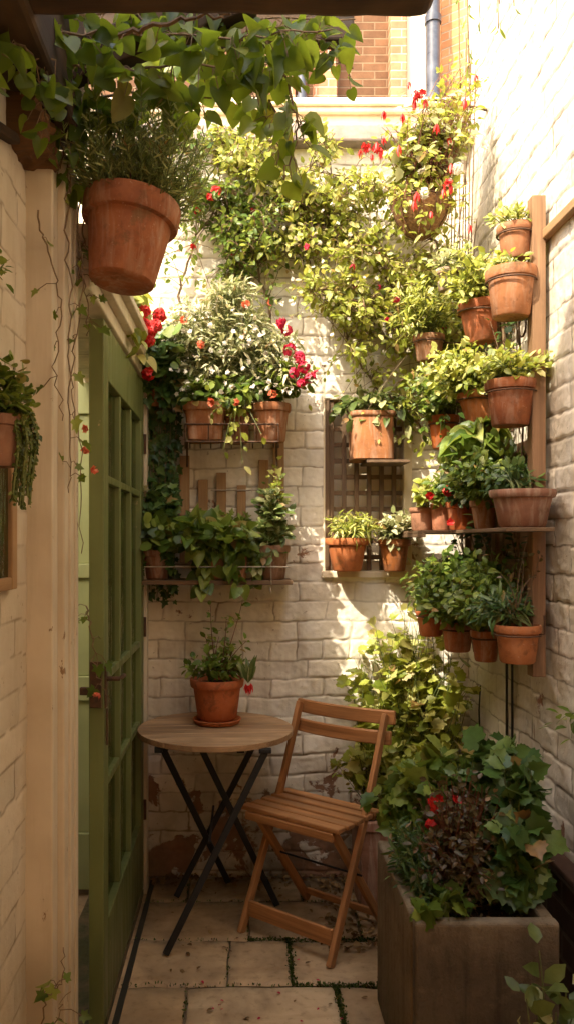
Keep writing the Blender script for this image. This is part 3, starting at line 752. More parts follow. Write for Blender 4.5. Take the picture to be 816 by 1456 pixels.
# ------------------------------------------------------------------ timber overhead
perg = thing('pergola', 'dark old timber pergola with a rough sawn beam across the courtyard', 'pergola', (-.5, 1.5, 2.4))
s = MB(); s.bar((-.62, 1.50, 2.545), (.362, 1.50, 2.541), .13, .165, seg=24, curve=lambda q: .004 * math.sin(9 * q) + .0025 * math.sin(47 * q + 1)); s.build('beam', M['oldbeam'], perg, .022, seg=3)
s = MB(); s.bar((-.463, .4, 2.614), (-.463, 2.06, 2.614), .128, .345); s.build('wall_plate', M['dark_timber'], perg, .012)
s = MB(); s.bar((-.62, 1.93, 2.50), (.02, 1.93, 2.755), .05, .09); s.bar((-.62, 2.2, 2.84), (.30, 2.2, 2.84), .05, .08); s.build('rafter', M['dark_timber'], perg, .006)
for i in range(9): MB().bar((-.60 + i * .125, -1.15, 2.76), (-.60 + i * .125, 1.38, 2.76), .123, .022).build('shade_board', M['dark_timber'], perg, .002)  # unseen boards added to keep overhead sky light off the foreground
# rough timber corbel under the plate
P = []
n = 40; ys = np.linspace(1.78, 1.985, 26); V = []; Q = []
for i, y in enumerate(ys):
    for k in range(n):
        a = 2 * math.pi * k / n; ca, sa = math.cos(a), math.sin(a); q = 1 / (abs(ca) ** 5 + abs(sa) ** 5) ** .2
        w = float(vnoise(np.array([3 + ca * .05 + y]), np.array([5 + sa * .06 + y * .4]), .016, 77)[0]) + .6 * float(vnoise(np.array([3 + a * .06]), np.array([5 + y * .25]), .012, 78)[0])
        r = q * (.66 + .40 * w); e = .9 if i in (0, 25) else 1
        V.append((-.512 + .064 * r * ca * e, y, 2.395 + .052 * r * sa * e))
for i in range(25):
    for k in range(n): Q.append((i * n + k, i * n + (k + 1) % n, (i + 1) * n + (k + 1) % n, (i + 1) * n + k))
m_ = MB(); m_._add(V, Q + [tuple(range(n)), tuple(25 * n + k for k in range(n))]); m_.build('corbel', M['corbel'], perg, 0, True)
s = MB(); s.bar((-.508, 1.45, 2.235), (-.508, 1.80, 2.345), .028, .022); s.build('brace', M['dark_timber'], perg, .004)

# ------------------------------------------------------------------ buildings behind
par = thing('parapet_wall', 'cream rendered parapet with a moulded ledge above the far wall', 'wall', (.5, 4.3, 0)); tag(par, kind='thing')
s = MB(); s.span((-1.4, 4.3, 0), (2.4, 4.5, 3.745)); s.build('parapet', M['cream'], par, .01)
s = MB(); s.span((-1.4, 4.245, 3.7455), (2.4, 4.5, 3.785)).span((-1.4, 4.265, 3.715), (2.4, 4.2995, 3.745)); s.build('ledge', M['cream'], par, .01)
nb = thing('neighbour_house', 'orange brick house rear with brick piers and brown panels beyond the parapet', 'house', (.8, 5.2, 0))
fx = lambda px, Y=5.2: (px - 345) / F * Y
s = MB(); s.span((-3, 5.30, 0), (1.05, 5.5, 7)); s.build('recessed_wall', M['herring'], nb)
for a, b in ((385, 420), (446, 479), (555, 578)):
    MB().span((fx(a), 5.2, 0), (fx(b), 5.2995, 7)).build('brick_pier', M['palebrick'], nb, .006)
MB().span((fx(578) + .001, 5.24, 0), (fx(607), 5.36, 7)).build('rendered_reveal', M['cream'], nb, .005)
MB().span((fx(607), 5.3, 0), (fx(632), 5.5, 7)).build('brown_recess', M['herring'], nb)
MB().prism([(fx(630), 5.25), (2.2, 4.55), (2.6, 4.55), (2.6, 5.6), (fx(630), 5.6)], 2, 0, 7).build('side_wall', M['redbrick'], nb)
for i, (a, r) in enumerate(((615, .043), (429, .026))):
    Yp = 5.12
    p = MB(); x = fx(a, Yp); p.tube([(x, Yp, 0), (x, Yp, 7)], r, 14)
    t = thing('drain_pipe', ('thick' if i == 0 else 'thin') + ' glossy blue-black drainpipe on the ' + ('orange side wall corner' if i == 0 else 'far brick house behind the canopy leaves'), 'drainpipe', (x, Yp, 0))
    p.build('pipe', M['pipe'], t, 0, True)
    for z in (3.9, 4.25, 4.75, 5.6): MB().tube([(x, Yp, z - .022), (x, Yp, z + .022)], r * 1.22, 14).build('pipe_collar', M['pipe'], t, 0, True)
# ------------------------------------------------------------------ pots
def pot_profile(rt, h, taper=.70, rim=.22, lip=1.0):
    rb = rt * taper; rh = h * rim; rj = rb + (rt * .92 - rb) * (1 - rim); w = .10 * rt
    return [(rb * .55, .004), (rb * .9, 0), (rb, .006), (rj, h - rh), (rt * .955, h - rh + .002), (rt * .985, h - rh + .008), (rt, h - .010), (rt * .985, h), (rt - w * .8, h), (rt - w, h - .008), (rj - w, h - rh), (rb - w * .8, .022), (0.002, .02)]

def add_pot(t, c, rt, h, m, tilt=None, taper=.70, sq=None, seg=30, rim=.22):
    """c = centre of the rim plane. returns the rotation"""
    R = np.eye(3) if tilt is None else tilt
    base = np.asarray(c) - R @ np.array([0, 0, h])
    b = MB(); b.lathe(pot_profile(rt, h, taper, rim), base, seg, R, .004, sq); b.build('pot', m, t, 0, True)
    sl = MB(); rs = rt * .86
    pr = [(0.002, h * .86 + .008), (rs * .5, h * .865 + .006), (rs, h * .86)]
    sl.lathe(pr, base, 20, R, .02, sq); sl.build('soil', M['soil'], t, 0, True)
    return R

def plant(t, c, rad, kind, lm, n, per, size, base, base_r=.03, bow=.04, droop=0., stem='greenstem', r=.0016, face=None, upn=.7, jit=.4, shell=.35, t0=.25, out=.9, name='foliage', trail=None, stem_name='stems'):
    """foliage on real stems from the soil into an ellipsoid of twig ends"""
    lb = LB(); mb = MB()
    bases = [np.asarray(base) + np.append(RNG.uniform(-base_r, base_r, 2), -.004) for _ in range(10)]
    ends = in_ball(c, rad, n, shell); ends[:, 2] = np.maximum(ends[:, 2], base[2] - .02 if droop < .3 else -9)
    twigs(lb, mb, bases, ends, per, size, bow, r, droop, out, upn, jit, t0, face)
    if trail:
        for k in range(trail[0]):
            a = RNG.uniform(0, 6.28); p0 = np.asarray(base) + np.array([math.cos(a), math.sin(a), 0]) * trail[1]
            if p0[1] > base[1] + .02: p0[1] = base[1] - .02
            p2 = p0 + np.array([math.cos(a) * .03, -.02, -trail[2] * RNG.uniform(.4, 1)])
            C = bez(np.asarray(base), p0 + UP * .05, p2, 9)
            mb.tube(C, .0012, 4, False); leaves_along(lb, C, int(trail[3]), size * .9, .45, .4, .8, .4, .6, np.array([0, -1., 0]))
    mb.build(stem_name, M[stem], t); lb.build(name, kind, L[lm], t)
    return t

def potted(name, label, c, rt, h, pm, cat='potted plant', tilt=None, taper=.70, sq=None, rim=.22, group=None):
    c = np.asarray(c, float)
    t = thing(name, label, cat, c - UP * h, group)
    add_pot(t, c, rt, h, M[pm], tilt, taper, sq, rim=rim)
    return t

# --- hanging rosemary pot, overhead at left
c = at(189, 291, 2.1); R = rotm('Y', math.radians(7)) @ rotm('X', math.radians(-6))
t = potted('hanging_pot', 'large terracotta pot of spiky rosemary hanging overhead near the house', c, .127, .215, 'tc', 'hanging pot', tilt=R, taper=.66, rim=.27)
s = MB()
for k in range(3):
    a = k * 2.094 + .6; p = c + R @ np.array([.122 * math.cos(a), .122 * math.sin(a), 0])
    s.tube([p, (p + np.array([c[0], 2.2, 2.80])) / 2 + rvec() * .004, np.array([c[0], 2.2, 2.80])], .0017, 5)
s.build('hanger', M['iron'], t)
lb = LB(); mb = MB()
for k in range(330):
    b = c + R @ np.array([*(RNG.uniform(-.085, .085, 2)), -.02]); a = RNG.uniform(0, 6.28); l = RNG.uniform(.08, .28)
    e = b + np.array([math.cos(a) * .105 * RNG.random() ** .5, math.sin(a) * .105 * RNG.random() ** .5, 0]) + (b - c) * .65 + UP * l
    C = bez(b, (b + e) / 2 + (b - c) * .3, e, 8); mb.tube(C, np.linspace(.0016, .0007, 8), 4, False)
    leaves_along(lb, C, int(36 * l / .2), .027, .12, 0, .75, .3, .8, None, .002)
mb.build('stems', M['greenstem'], t); lb.build('foliage', 'needle', L['rose'], t)

# --- wall pot on the near house wall, trailing strings
c = at(0, 592, 1.60)
t = potted('wall_pot', 'dark terracotta wall pot with trailing succulent strings beside the door frame', c, .05, .10, 'tc', 'wall pot')
MB().tube([c + np.array([-.03, 0, -.02]) + .054 * np.array([math.cos(a), math.sin(a), 0]) for a in np.linspace(0, 6.28, 20)], .003, 6).build('ring_holder', M['iron'], t, 0, True)
plant(t, c + np.array([.008, 0, .055]), (.055, .07, .06), 'round', 'mid', 46, 8, .019, c, .03, .02, trail=None)
lb = LB(); mb = MB()
for k in range(15):
    x = .040 + RNG.uniform(-.010, .022); y = RNG.uniform(-.03, .05); dz = RNG.uniform(.10, .178)
    p0 = c + np.array([.02, y, .02]); p1 = c + np.array([x + .012, y, .045]); p2 = c + np.array([x, y + .005, -dz])
    C = bez(p0, p1, p2, 12); C[6:, 0] += .004 * np.sin(np.arange(6)); mb.tube(C, .0032, 5); leaves_along(lb, C, 95, .0085, .2, .3, .9, .3, .9, None, .002)
mb.build('string', M['greenstem'], t); lb.build('trailing_strands', 'bead', L['succ'], t)
# small sprig higher on the same wall
t = thing('leaf_sprig', 'small green sprig poking from the house wall above the wall pot', 'sprig', at(-14, 392, 1.62)); lb = LB(); mb = MB()
b = at(-14, 400, 1.62); twigs(lb, mb, [b], [at(8, 372, 1.62), at(4, 398, 1.6), at(0, 384, 1.64)], 6, .028, .02)
mb.build('stems', M['greenstem'], t); lb.build('foliage', 'oval', L['mid'], t)
# wooden window on the near wall
t = thing('window', 'small brown wooden window in the near house wall below the wall pot', 'window', (XN, 1.6, 1.36))
s = MB(); s.span((XN - .02, 1.762, 1.345), (XN + .022, 1.80, 1.645)).span((XN - .02, 1.40, 1.345), (XN + .022, 1.438, 1.645)).span((XN - .02, 1.4385, 1.345), (XN + .021, 1.7615, 1.372)).span((XN - .02, 1.4385, 1.615), (XN + .021, 1.7615, 1.645)).span((XN - .02, 1.585, 1.3725), (XN + .016, 1.61, 1.6145))
s.build('frame', M['post'], t, .003); MB().span((XN + .008, 1.4385, 1.3725), (XN + .012, 1.584, 1.6145)).span((XN + .008, 1.611, 1.3725), (XN + .012, 1.7615, 1.6145)).build('pane', M['glass'], t)

# ------------------------------------------------------------------ canopy vine overhead
t = thing('climbing_vine', 'dark green heart-leaved vine hanging from the overhead beam', 'vine', (-.4, 1.9, 2.3)); lb = LB(); mb = MB()
def vine_run(pts, n, size, r=.004, drop=.05, lbb=lb, mbb=mb, face=(0, -.9, 0), tt0=0.):
    P = np.array([at(*p) for p in pts]); k = len(P)
    ts = np.linspace(0, k - 1, 6 * k); C = np.stack([np.interp(ts, np.arange(k), P[:, i]) for i in range(3)], 1)
    C[1:-1] = (C[:-2] + C[1:-1] * 2 + C[2:]) / 4; C += RNG.normal(0, .004, C.shape)
    mbb.tube(C, np.linspace(r, r * .5, len(C)), 5)
    t_ = RNG.uniform(tt0, 1, n) * (len(C) - 1); i = np.minimum(t_.astype(int), len(C) - 2); p = C[i]
    off = rvec(n) * np.array([1, .8, .5]); pe = p + off * RNG.uniform(.015, .06, (n, 1)) - UP * drop * RNG.uniform(.1, 1, (n, 1))
    for a, b in zip(p, pe): mbb.tube([a, (a + b) / 2 + UP * .008, b], .0012, 3, False)
    d = unit(off * .8 - UP * RNG.uniform(-.05, 1.0, (n, 1))); lbb.add(pe, d, np.asarray(face) + rvec(n) * 1.0 + UP * .35, size * RNG.uniform(.5, 1.2, n))
for pts, n, sz in [
    ([(0, 60, 1.75), (150, 45, 1.8), (330, 55, 1.85), (470, 40, 1.9)], 70, .058),
    ([(30, 100, 1.85), (180, 95, 1.9), (330, 95, 1.95), (420, 80, 2.0)], 62, .058),
    ([(60, 20, 1.8), (200, 15, 1.9), (330, 20, 1.95), (500, 30, 2.0)], 70, .060),
    ([(90, 150, 1.95), (200, 130, 2.0), (300, 140, 2.0)], 46, .055),
    ([(230, 60, 2.2), (330, 110, 2.15), (390, 150, 2.1), (398, 235, 2.08)], 46, .056),
    ([(380, 60, 2.0), (410, 120, 2.0), (425, 180, 2.0), (405, 250, 2.0)], 26, .058),
    ([(430, 45, 2.0), (470, 70, 2.02), (500, 100, 2.02)], 24, .048),
    ([(60, 120, 1.9), (90, 190, 1.95), (100, 260, 2.05)], 26, .05),
    ([(100, 60, 2.4), (250, 90, 2.4), (400, 80, 2.4)], 50, .06),
    ([(-60, 90, 1.5), (20, 60, 1.6), (80, 90, 1.7)], 26, .05),
    ([(20, 30, 1.62), (60, 110, 1.7), (66, 170, 1.75)], 18, .045),
]: vine_run(pts, n, sz)
vine_run([(170, 50, 1.7), (255, 30, 1.66), (330, 20, 1.62)], 3, .05, .006)
mb.build('stem', M['bark'], t, 0, True); lb.build('leaves', 'heart', L['vine'], t)

# vine trained down the door post
t = thing('climbing_vine', 'thin bare-stemmed vine trained down the cream door post with a few leaves', 'vine', at(105, 800, 2.06)); lb = LB(); mb = MB()
for pts, n in [([(100, 250, 2.02), (96, 330, 2.0), (104, 420, 1.97), (96, 520, 1.96), (102, 640, 1.98), (100, 700, 2.0)], 9),
               ([(118, 240, 2.08), (110, 330, 2.06), (122, 400, 2.06), (108, 480, 2.05), (100, 560, 2.04), (118, 640, 2.04), (116, 790, 2.08)], 12),
               ([(50, 300, 1.9), (72, 360, 1.92), (90, 430, 1.94), (78, 520, 1.94), (92, 600, 1.95)], 5),
               ([(120, 300, 2.1), (116, 380, 2.1), (126, 440, 2.1), (124, 480, 2.1)], 12),
               ([(124, 860, 2.30), (132, 900, 2.32), (138, 965, 2.33), (160, 1000, 2.34)], 8)]:
    vine_run(pts, n, .036, .0024, .015, lb, mb, (0.3, -.9, 0))
mb.build('stem', M['bark'], t, 0, True); lb.build('leaves', 'ivy', L['mid'], t)
blooms(t, [(120, 610, 2.08, .006, 4), (122, 640, 2.09, .006, 4), (135, 668, 2.2, .006, 4), (138, 990, 2.31, .006, 4)], 'wide', 'coral', .011)
t = thing('climbing_vine', 'small leafy vine shoot curling at the foot of the near door post', 'vine', at(80, 1456, 1.9)); lb = LB(); mb = MB()
vine_run([(60, 1500, 1.85), (62, 1420, 1.86), (88, 1400, 1.88), (92, 1350, 1.9)], 7, .036, .0022, .012, lb, mb, (0.3, -.9, 0))
vine_run([(70, 1500, 1.85), (84, 1450, 1.86), (95, 1410, 1.88)], 5, .034, .0018, .012, lb, mb, (0.3, -.9, 0))
mb.build('stem', M['bark'], t, 0, True); lb.build('leaves', 'ivy', L['mid'], t)
# leaves tumbling over the house gable behind the hanging pot
t = thing('climbing_vine', 'bright leafy creeper tumbling over the house gable behind the hanging pot', 'vine', (-.42, 2.9, 2.8)); lb = LB(); mb = MB()
for k in range(20):
    y = RNG.uniform(2.9, 3.45); z = 2.32
    b = np.array([-.46, y, z]); e = np.array([-.42 + RNG.uniform(-.02, .05), y + RNG.uniform(-.15, .15), z + RNG.uniform(-.22, .14)])
    twigs(lb, mb, [b], [e], 13, .050, .10, .002, .3, face=(.5, -.5, 0))
for k in range(13):  # upright shoots added to dapple the sun on the far wall
    y = RNG.uniform(2.42, 2.85); b = np.array([-.45, y, 2.29]); e = np.array([-.44 + RNG.uniform(-.06, .06), y + RNG.uniform(-.10, .10), RNG.uniform(2.42, 2.85)])
    twigs(lb, mb, [b], [e], 7, .042, .03, .002, .2, face=(.5, -.5, 0))
mb.build('stem', M['bark'], t); lb.build('leaves', 'heart', L['yel'], t)

# ------------------------------------------------------------------ plants trained on the far wall
def wall_plant(name, label, cat, limbs, blobs, kind, lm, size, stem='bark', flowers=None, per=9, face=(0, -.55, 0), upn=.6, loose=0):
    """limbs: polylines of (px, py, Y); blobs: (px, py, Y, rx, ry, rz, n) leafy twigs springing from the limbs"""
    p0 = at(*limbs[0][0]); t = thing(name, label, cat, p0); lb = LB(); mb = MB(); nodes = []
    for lm_ in limbs:
        P = np.array([at(*q) for q in lm_]); k = len(P); ts = np.linspace(0, k - 1, 7 * k)
        C = np.stack([np.interp(ts, np.arange(k), P[:, i]) for i in range(3)], 1)
        for _ in range(3): C[1:-1] = (C[:-2] + 2 * C[1:-1] + C[2:]) / 4
        C += RNG.normal(0, .006, C.shape); C[:, 1] = np.minimum(C[:, 1], YB - .014); C[:, 0] = np.minimum(C[:, 0], XR - .014)
        mb.tube(C, np.linspace(.0062, .0025, len(C)), 5); nodes.append(C)
    nodes = np.concatenate(nodes)
    for b in blobs:
        c = at(*b[:3]); ends = in_ball(c, b[3:6], b[6], .15)
        ends[:, 1] = np.minimum(ends[:, 1], YB - .02); ends[:, 0] = np.minimum(ends[:, 0], XR - .03)
        near = nodes[np.argsort(np.linalg.norm(nodes - c, axis=1))[:5]]
        starts = list(near) + [c + RNG.normal(0, .3, 3) * np.array(b[3:6]) for _ in range(5)]
        twigs(lb, mb, starts, ends, per, size, .05, .0015, .15, face=face, upn=upn, jit=.6)
    for k in range(loose):       # long wandering shoots
        q = nodes[RNG.integers(len(nodes))]; e = q + np.array([RNG.normal(0, .14), -RNG.uniform(.03, .16), RNG.normal(-.04, .13)])
        twigs(lb, mb, [q], [e], per, size, .09, .0014, .2, face=face, upn=upn, jit=.7)
    mb.build('stem', M[stem], t); lb.build('foliage', kind, L[lm], t)
    if flowers:
        for fm, tpl, spots, mode, sz in flowers:
            if len(spots) > 60:
                fb = LB()
                for q in spots: flower_head(fb, at(*q[:3]), q[3], q[4], sz)
                tag(fb.build('blossoms', tpl, PET[fm], t), kind='stuff')
            else: blooms(t, spots, tpl, fm, sz)
    return t

def along(poly, n, jx, jy, r0, r1, k, Y):
    P = np.array(poly, float)[:, :2]; out = []
    for i in range(n):
        u = RNG.uniform(0, len(P) - 1); j = min(int(u), len(P) - 2); q = P[j] * (1 - u + j) + P[j + 1] * (u - j)
        r = RNG.uniform(r0, r1); out.append((q[0] + RNG.normal(0, jx), q[1] + RNG.normal(0, jy), Y - RNG.uniform(0, .16), r * 1.25, .06 + .3 * r, r, int(k * r / r1)))
    return out

def spread(px0, px1, py0, py1, Y0, Y1, n):
    return [(RNG.uniform(px0, px1), RNG.uniform(py0, py1), RNG.uniform(Y0, Y1)) for _ in range(n)]

band = [(640, 540), (600, 460), (560, 400), (500, 350), (430, 305), (350, 255), (280, 225)]
wall_plant('climbing_shrub', 'sunlit small-leaved creeper spread across the upper middle of the far wall', 'climber',
    [[(700, 680, 3.40), (650, 560, 3.42), (600, 460, 3.42), (520, 370, 3.43), (430, 310, 3.45), (350, 250, 3.45), (265, 225, 3.45)],
     [(640, 640, 3.44), (570, 585, 3.47), (510, 520, 3.47), (478, 440, 3.46), (440, 380, 3.46), (400, 345, 3.46)],
     [(690, 560, 3.36), (660, 420, 3.38), (610, 330, 3.4), (560, 280, 3.42), (480, 250, 3.44), (400, 235, 3.44)]],
    along(band, 34, 34, 44, .04, .11, 38, 3.42) + along([(620, 380), (560, 290), (470, 255), (380, 235)], 16, 24, 30, .04, .09, 30, 3.42) + along([(560, 560), (520, 500), (470, 420)], 9, 22, 26, .03, .06, 12, 3.45) + along([(680, 420), (640, 520), (620, 600)], 9, 20, 24, .04, .08, 20, 3.38),
    'oval', 'yel', .031, flowers=[('crim', 'wide', [(q[0], q[1], q[2], .006, 3) for q in spread(430, 640, 330, 570, 3.15, 3.35, 9)], 'head', .013),
             ('white', 'wide', [(q[0], q[1], q[2], .004, 2) for q in spread(400, 620, 240, 520, 3.15, 3.3, 64)], 'head', .009)], per=8, loose=150)
wall_plant('climbing_shrub', 'dark twiggy climber with red blooms high on the far wall, near the hanging pot', 'climber',
    [[(250, 480, 3.46), (262, 380, 3.46), (300, 300, 3.46), (360, 250, 3.46), (420, 225, 3.46)], [(300, 470, 3.46), (330, 400, 3.46), (320, 330, 3.46), (280, 270, 3.46)], [(390, 470, 3.46), (372, 400, 3.46), (350, 330, 3.46), (300, 285, 3.44)]],
    along([(260, 210), (300, 270), (340, 340), (330, 400)], 12, 30, 30, .04, .10, 34, 3.44) + along([(300, 270), (390, 330), (420, 240)], 8, 24, 30, .04, .09, 28, 3.45),
    'oval', 'mid', .030, flowers=[('red', 'wide', [(308, 272, 3.26, .018, 9), (300, 280, 3.28, .012, 6), (280, 300, 3.3, .008, 3), (275, 352, 3.35, .008, 3), (330, 362, 3.38, .007, 2), (360, 300, 3.36, .007, 3)], 'head', .014)], per=7, loose=80)

# hanging basket of fuchsia in the top corner
c = at(598, 292, 3.12)
t = thing('hanging_basket', 'brown coir hanging basket of red fuchsia in the top far corner', 'hanging basket', c - UP * .12)
b = MB(); b.lathe([(.02, -.13), (.06, -.11), (.095, -.06), (.115, 0), (.105, .004), (.085, -.03), (.004, -.05)], c, 26, None, .03); b.build('basket', M['coir'], t, 0, True)
s = MB()
for k in range(10):
    a = k * .628; s.tube([c + np.array([r * math.cos(a), r * math.sin(a), z]) for r, z in ((.119, .004), (.10, -.06), (.064, -.113), (.02, -.135))], .0016, 4)
s.tube([c + np.array([.119 * math.cos(a), .119 * math.sin(a), .004]) for a in np.linspace(0, 6.283, 24)], .002, 4)
for k in range(3):
    a = k * 2.094; s.tube([c + np.array([.118 * math.cos(a), .118 * math.sin(a), .004]), c + np.array([.02, .02, .42])], .0014, 4)
s.tube([c + np.array([.02, .02, .42]), c + np.array([.10, .10, .46]), np.array([XR + .006, c[1] + .12, c[2] + .43])], .006, 6)
s.build('wire_cage', M['iron'], t)
lb = LB(); mb = MB(); ends = np.concatenate([in_ball(at(612, 230, 3.08), (.15, .12, .22), 95, .3), in_ball(at(640, 150, 3.1), (.12, .11, .16), 50, .3), in_ball(at(570, 205, 3.12), (.13, .10, .10), 40), in_ball(at(600, 300, 3.05), (.17, .10, .12), 45), in_ball(at(665, 120, 3.1), (.07, .08, .10), 20)])
ends[:, 0] = np.minimum(ends[:, 0], XR - .03)
twigs(lb, mb, [c + np.array([x, y, -.02]) for x in (-.05, 0, .05) for y in (-.05, 0, .05)], ends, 9, .032, .14, .0017, .2, face=(0, -.5, 0), jit=.6, t0=.35)
mb.build('stems', M['redstem'], t); lb.build('foliage', 'oval', L['yel'], t)
twig_lb = LB(); twigs(twig_lb, None, [c], in_ball(at(610, 200, 3.05), (.20, .10, .20), 46, .4), 5, .042, .14, droop=.3, face=(0, -.5, 0), t0=.5); twig_lb.build('broad_leaves', 'wide', L['pale'], t)
drops(t, [(590, 135, 2.98), (597, 128, 2.97), (604, 140, 2.98), (588, 142, 2.99), (520, 208, 3.0), (540, 215, 3.0), (528, 218, 3.0), (512, 212, 3.02), (640, 262, 2.95), (630, 268, 2.95), (588, 285, 2.93), (592, 272, 2.95), (612, 300, 2.93), (676, 105, 3.02), (660, 140, 3.0), (545, 195, 3.02), (620, 175, 2.98)] + spread(520, 680, 110, 330, 2.94, 3.02, 9), 'red', .036)
blooms(t, [(590, 135, 2.97, .012, 7), (535, 212, 3.0, .012, 7), (636, 262, 2.94, .012, 7), (520, 209, 2.99, .012, 7), (598, 133, 2.97, .012, 7)], 'oval', 'red', .014)
blooms(t, [(650, 240, 2.95, .016, 9), (602, 275, 2.96, .012, 6), (598, 240, 2.96, .008, 4), (690, 205, 3.0, .006, 3)], 'wide', 'white', .017, 'pale_bloom')
# tall bare canes in that corner
t = thing('bamboo_cane', 'bundle of thin tall canes leaning in the far top corner by the white wall', 'canes', (.9, 3.4, 2.0)); s = MB()
for k in range(9):
    x = .86 + k * .012; s.tube([(x, 3.44 - .012 * (k % 3), 1.95), (x + .015, 3.40, 2.7), (x + RNG.uniform(-.01, .05), 3.36 - .02 * (k % 3), 3.05 + RNG.uniform(0, .5))], .0028, 5)
s.build('canes', M['bark'], t, 0, True)

# ivy hanging down the wall by the far door post
t = thing('ivy', 'dark ivy trailing down the far wall between the door post and flower rack', 'ivy', (-.38, 3.45, 1.9)); lb = LB(); mb = MB()
for k in range(34):
    px = RNG.uniform(203, 246); p0 = at(px + RNG.uniform(-5, 15), RNG.uniform(470, 560), 3.42); ln = RNG.uniform(60, 330)
    p2 = at(px, min(850, 560 + ln), 3.43 - RNG.uniform(0, .07)); C = bez(p0, (p0 + p2) / 2 + rvec() * .03, p2, 12); C[:, 1] = np.minimum(C[:, 1], YB - .015); C[:, 0] = np.maximum(C[:, 0], -.40)
    mb.tube(C, .0014, 4, False); leaves_along(lb, C, int(10 + ln / 11), .034, .05, .5, .8, .1, .5, (0.1, -1., 0), .012)
for k in range(22):
    p0 = at(RNG.uniform(225, 255), RNG.uniform(480, 540), 3.36); p2 = at(RNG.uniform(195, 262), RNG.uniform(520, 590), 3.3)
    C = bez(p0, (p0 + p2) / 2 + UP * .03, p2, 8); mb.tube(C, .0014, 4, False); leaves_along(lb, C, 11, .045, .1, .3, .8, .3, .5, (0, -.8, 0))
mb.build('stem', M['bark'], t); lb.build('leaves', 'ivy', L['dark'], t)

# ------------------------------------------------------------------ upper flower rack on the far wall
YRK = 3.34
rack = thing('plant_rack', 'rusty wire rack on the far wall carrying terracotta flower pots', 'rack', at(330, 628, 3.4))
s = MB()
a0, a1 = at(264, 603, YRK - .075), at(396, 603, YRK - .075); b0, b1 = at(264, 628, YRK - .07), at(396, 628, YRK - .07)
w0, w1 = at(264, 628, 3.49), at(396, 628, 3.49); w0[2] = w1[2] = b0[2]
s.tube([w0 + UP * .07, a0, a1, w1 + UP * .07], .0045, 6).tube([w0, b0, b1, w1], .0045, 6)
for q in np.linspace(0, 1, 5): s.tube([a0 * (1 - q) + a1 * q, b0 * (1 - q) + b1 * q], .003, 5)
for q in np.linspace(.05, .95, 9): s.tube([b0 * (1 - q) + b1 * q, w0 * (1 - q) + w1 * q], .003, 5)
for q in (.02, .98): s.tube([b0 * (1 - q) + b1 * q, w0 * (1 - q) + w1 * q - UP * .09], .0045, 6)
s.build('wire_frame', M['iron'], rack, 0, True)
zb = b0[2] + .006
def on_rack(px, w, h, Y=YRK):
    c = at(px, 600, Y); c[2] = zb + h; return c, w * Y / F / 2
c, r = on_rack(292, 62, .155); t = potted('potted_plant', 'rack pot of silvery white-flowered foliage spilling wide in the sunlight', c, r, .155, 'tc', sq=6, taper=.78)
for q in ((300, 505, .13, .12), (345, 480, .14, .13), (270, 470, .11, .12), (390, 500, .10, .11), (325, 430, .12, .09), (400, 540, .07, .07)):
    lb = LB(); mb = MB()
    cc = at(q[0], q[1], 3.3); ends = in_ball(cc, (q[2] * 1.05, .11, q[3] * 1.05), 105, .1)
    twigs(lb, mb, [c + rvec() * .03 * np.array([1, 1, 0]) for _ in range(5)] + [cc + rvec() * .04 for _ in range(3)], ends, 9, .046, .06, .0014, .1, face=(0, -.4, .2), jit=.6, t0=.4)
    mb.build('stems', M['greenstem'], t); lb.build('foliage', 'lance', L['pale'], t)
fb = LB()
for q in spread(240, 420, 420, 560, 3.16, 3.24, 70): flower_head(fb, at(*q), .004, 2, .011)
tag(fb.build('blossoms', 'wide', PET['white'], t), kind='stuff')
lb = LB(); mb = MB(); twigs(lb, mb, [c], in_ball(at(315, 555, 3.24), (.17, .06, .06), 46), 8, .042, .05, .0014, .3, face=(0, -.6, 0)); mb.build('stems', M['greenstem'], t); lb.build('low_leaves', 'oval', L['mid'], t)
c, r = on_rack(338, 40, .13, 3.40); t = potted('potted_plant', 'small shadowed rack pot squeezed between two larger ones, with a dangling shoot', c, r, .13, 'tc_old')
lb = LB(); mb = MB()
for e in (at(318, 640, 3.22), at(332, 618, 3.22), at(345, 660, 3.24), at(300, 590, 3.22), at(372, 618, 3.22)):
    C = bez(c, c + np.array([0, -.13, .10]), e, 10); mb.tube(C, .0014, 4, False); leaves_along(lb, C, 10, .036, .3, .4, .8, .2, .5, (0, -.8, 0))
mb.build('stems', M['greenstem'], t); lb.build('foliage', 'oval', L['yel'], t)
c, r = on_rack(385, 58, .155); t = potted('potted_plant', 'rack pot of crimson geraniums reaching out toward the recess', c, r, .155, 'tc_old')
plant(t, at(405, 530, 3.27), (.12, .09, .09), 'round', 'mid', 44, 8, .036, c, .04, .05, stem='greenstem', face=(0, -.4, 0))
blooms(t, ((399, 458, 3.2, .020, 9), (408, 470, 3.2, .018, 8), (412, 498, 3.18, .022, 10), (425, 508, 3.18, .020, 10), (432, 522, 3.18, .022, 11), (440, 538, 3.18, .020, 9), (418, 530, 3.18, .016, 7), (450, 533, 3.2, .014, 5), (428, 545, 3.18, .014, 6)), 'wide', 'crim', .016, 'flower_head')
blooms(t, ((350, 432, 3.2, .012, 5), (287, 490, 3.2, .012, 5), (262, 455, 3.2, .01, 4), (385, 430, 3.2, .008, 3), (335, 572, 3.2, .01, 4), (300, 572, 3.2, .012, 5), (388, 560, 3.2, .012, 5)), 'wide', 'coral', .014, 'pale_bloom')
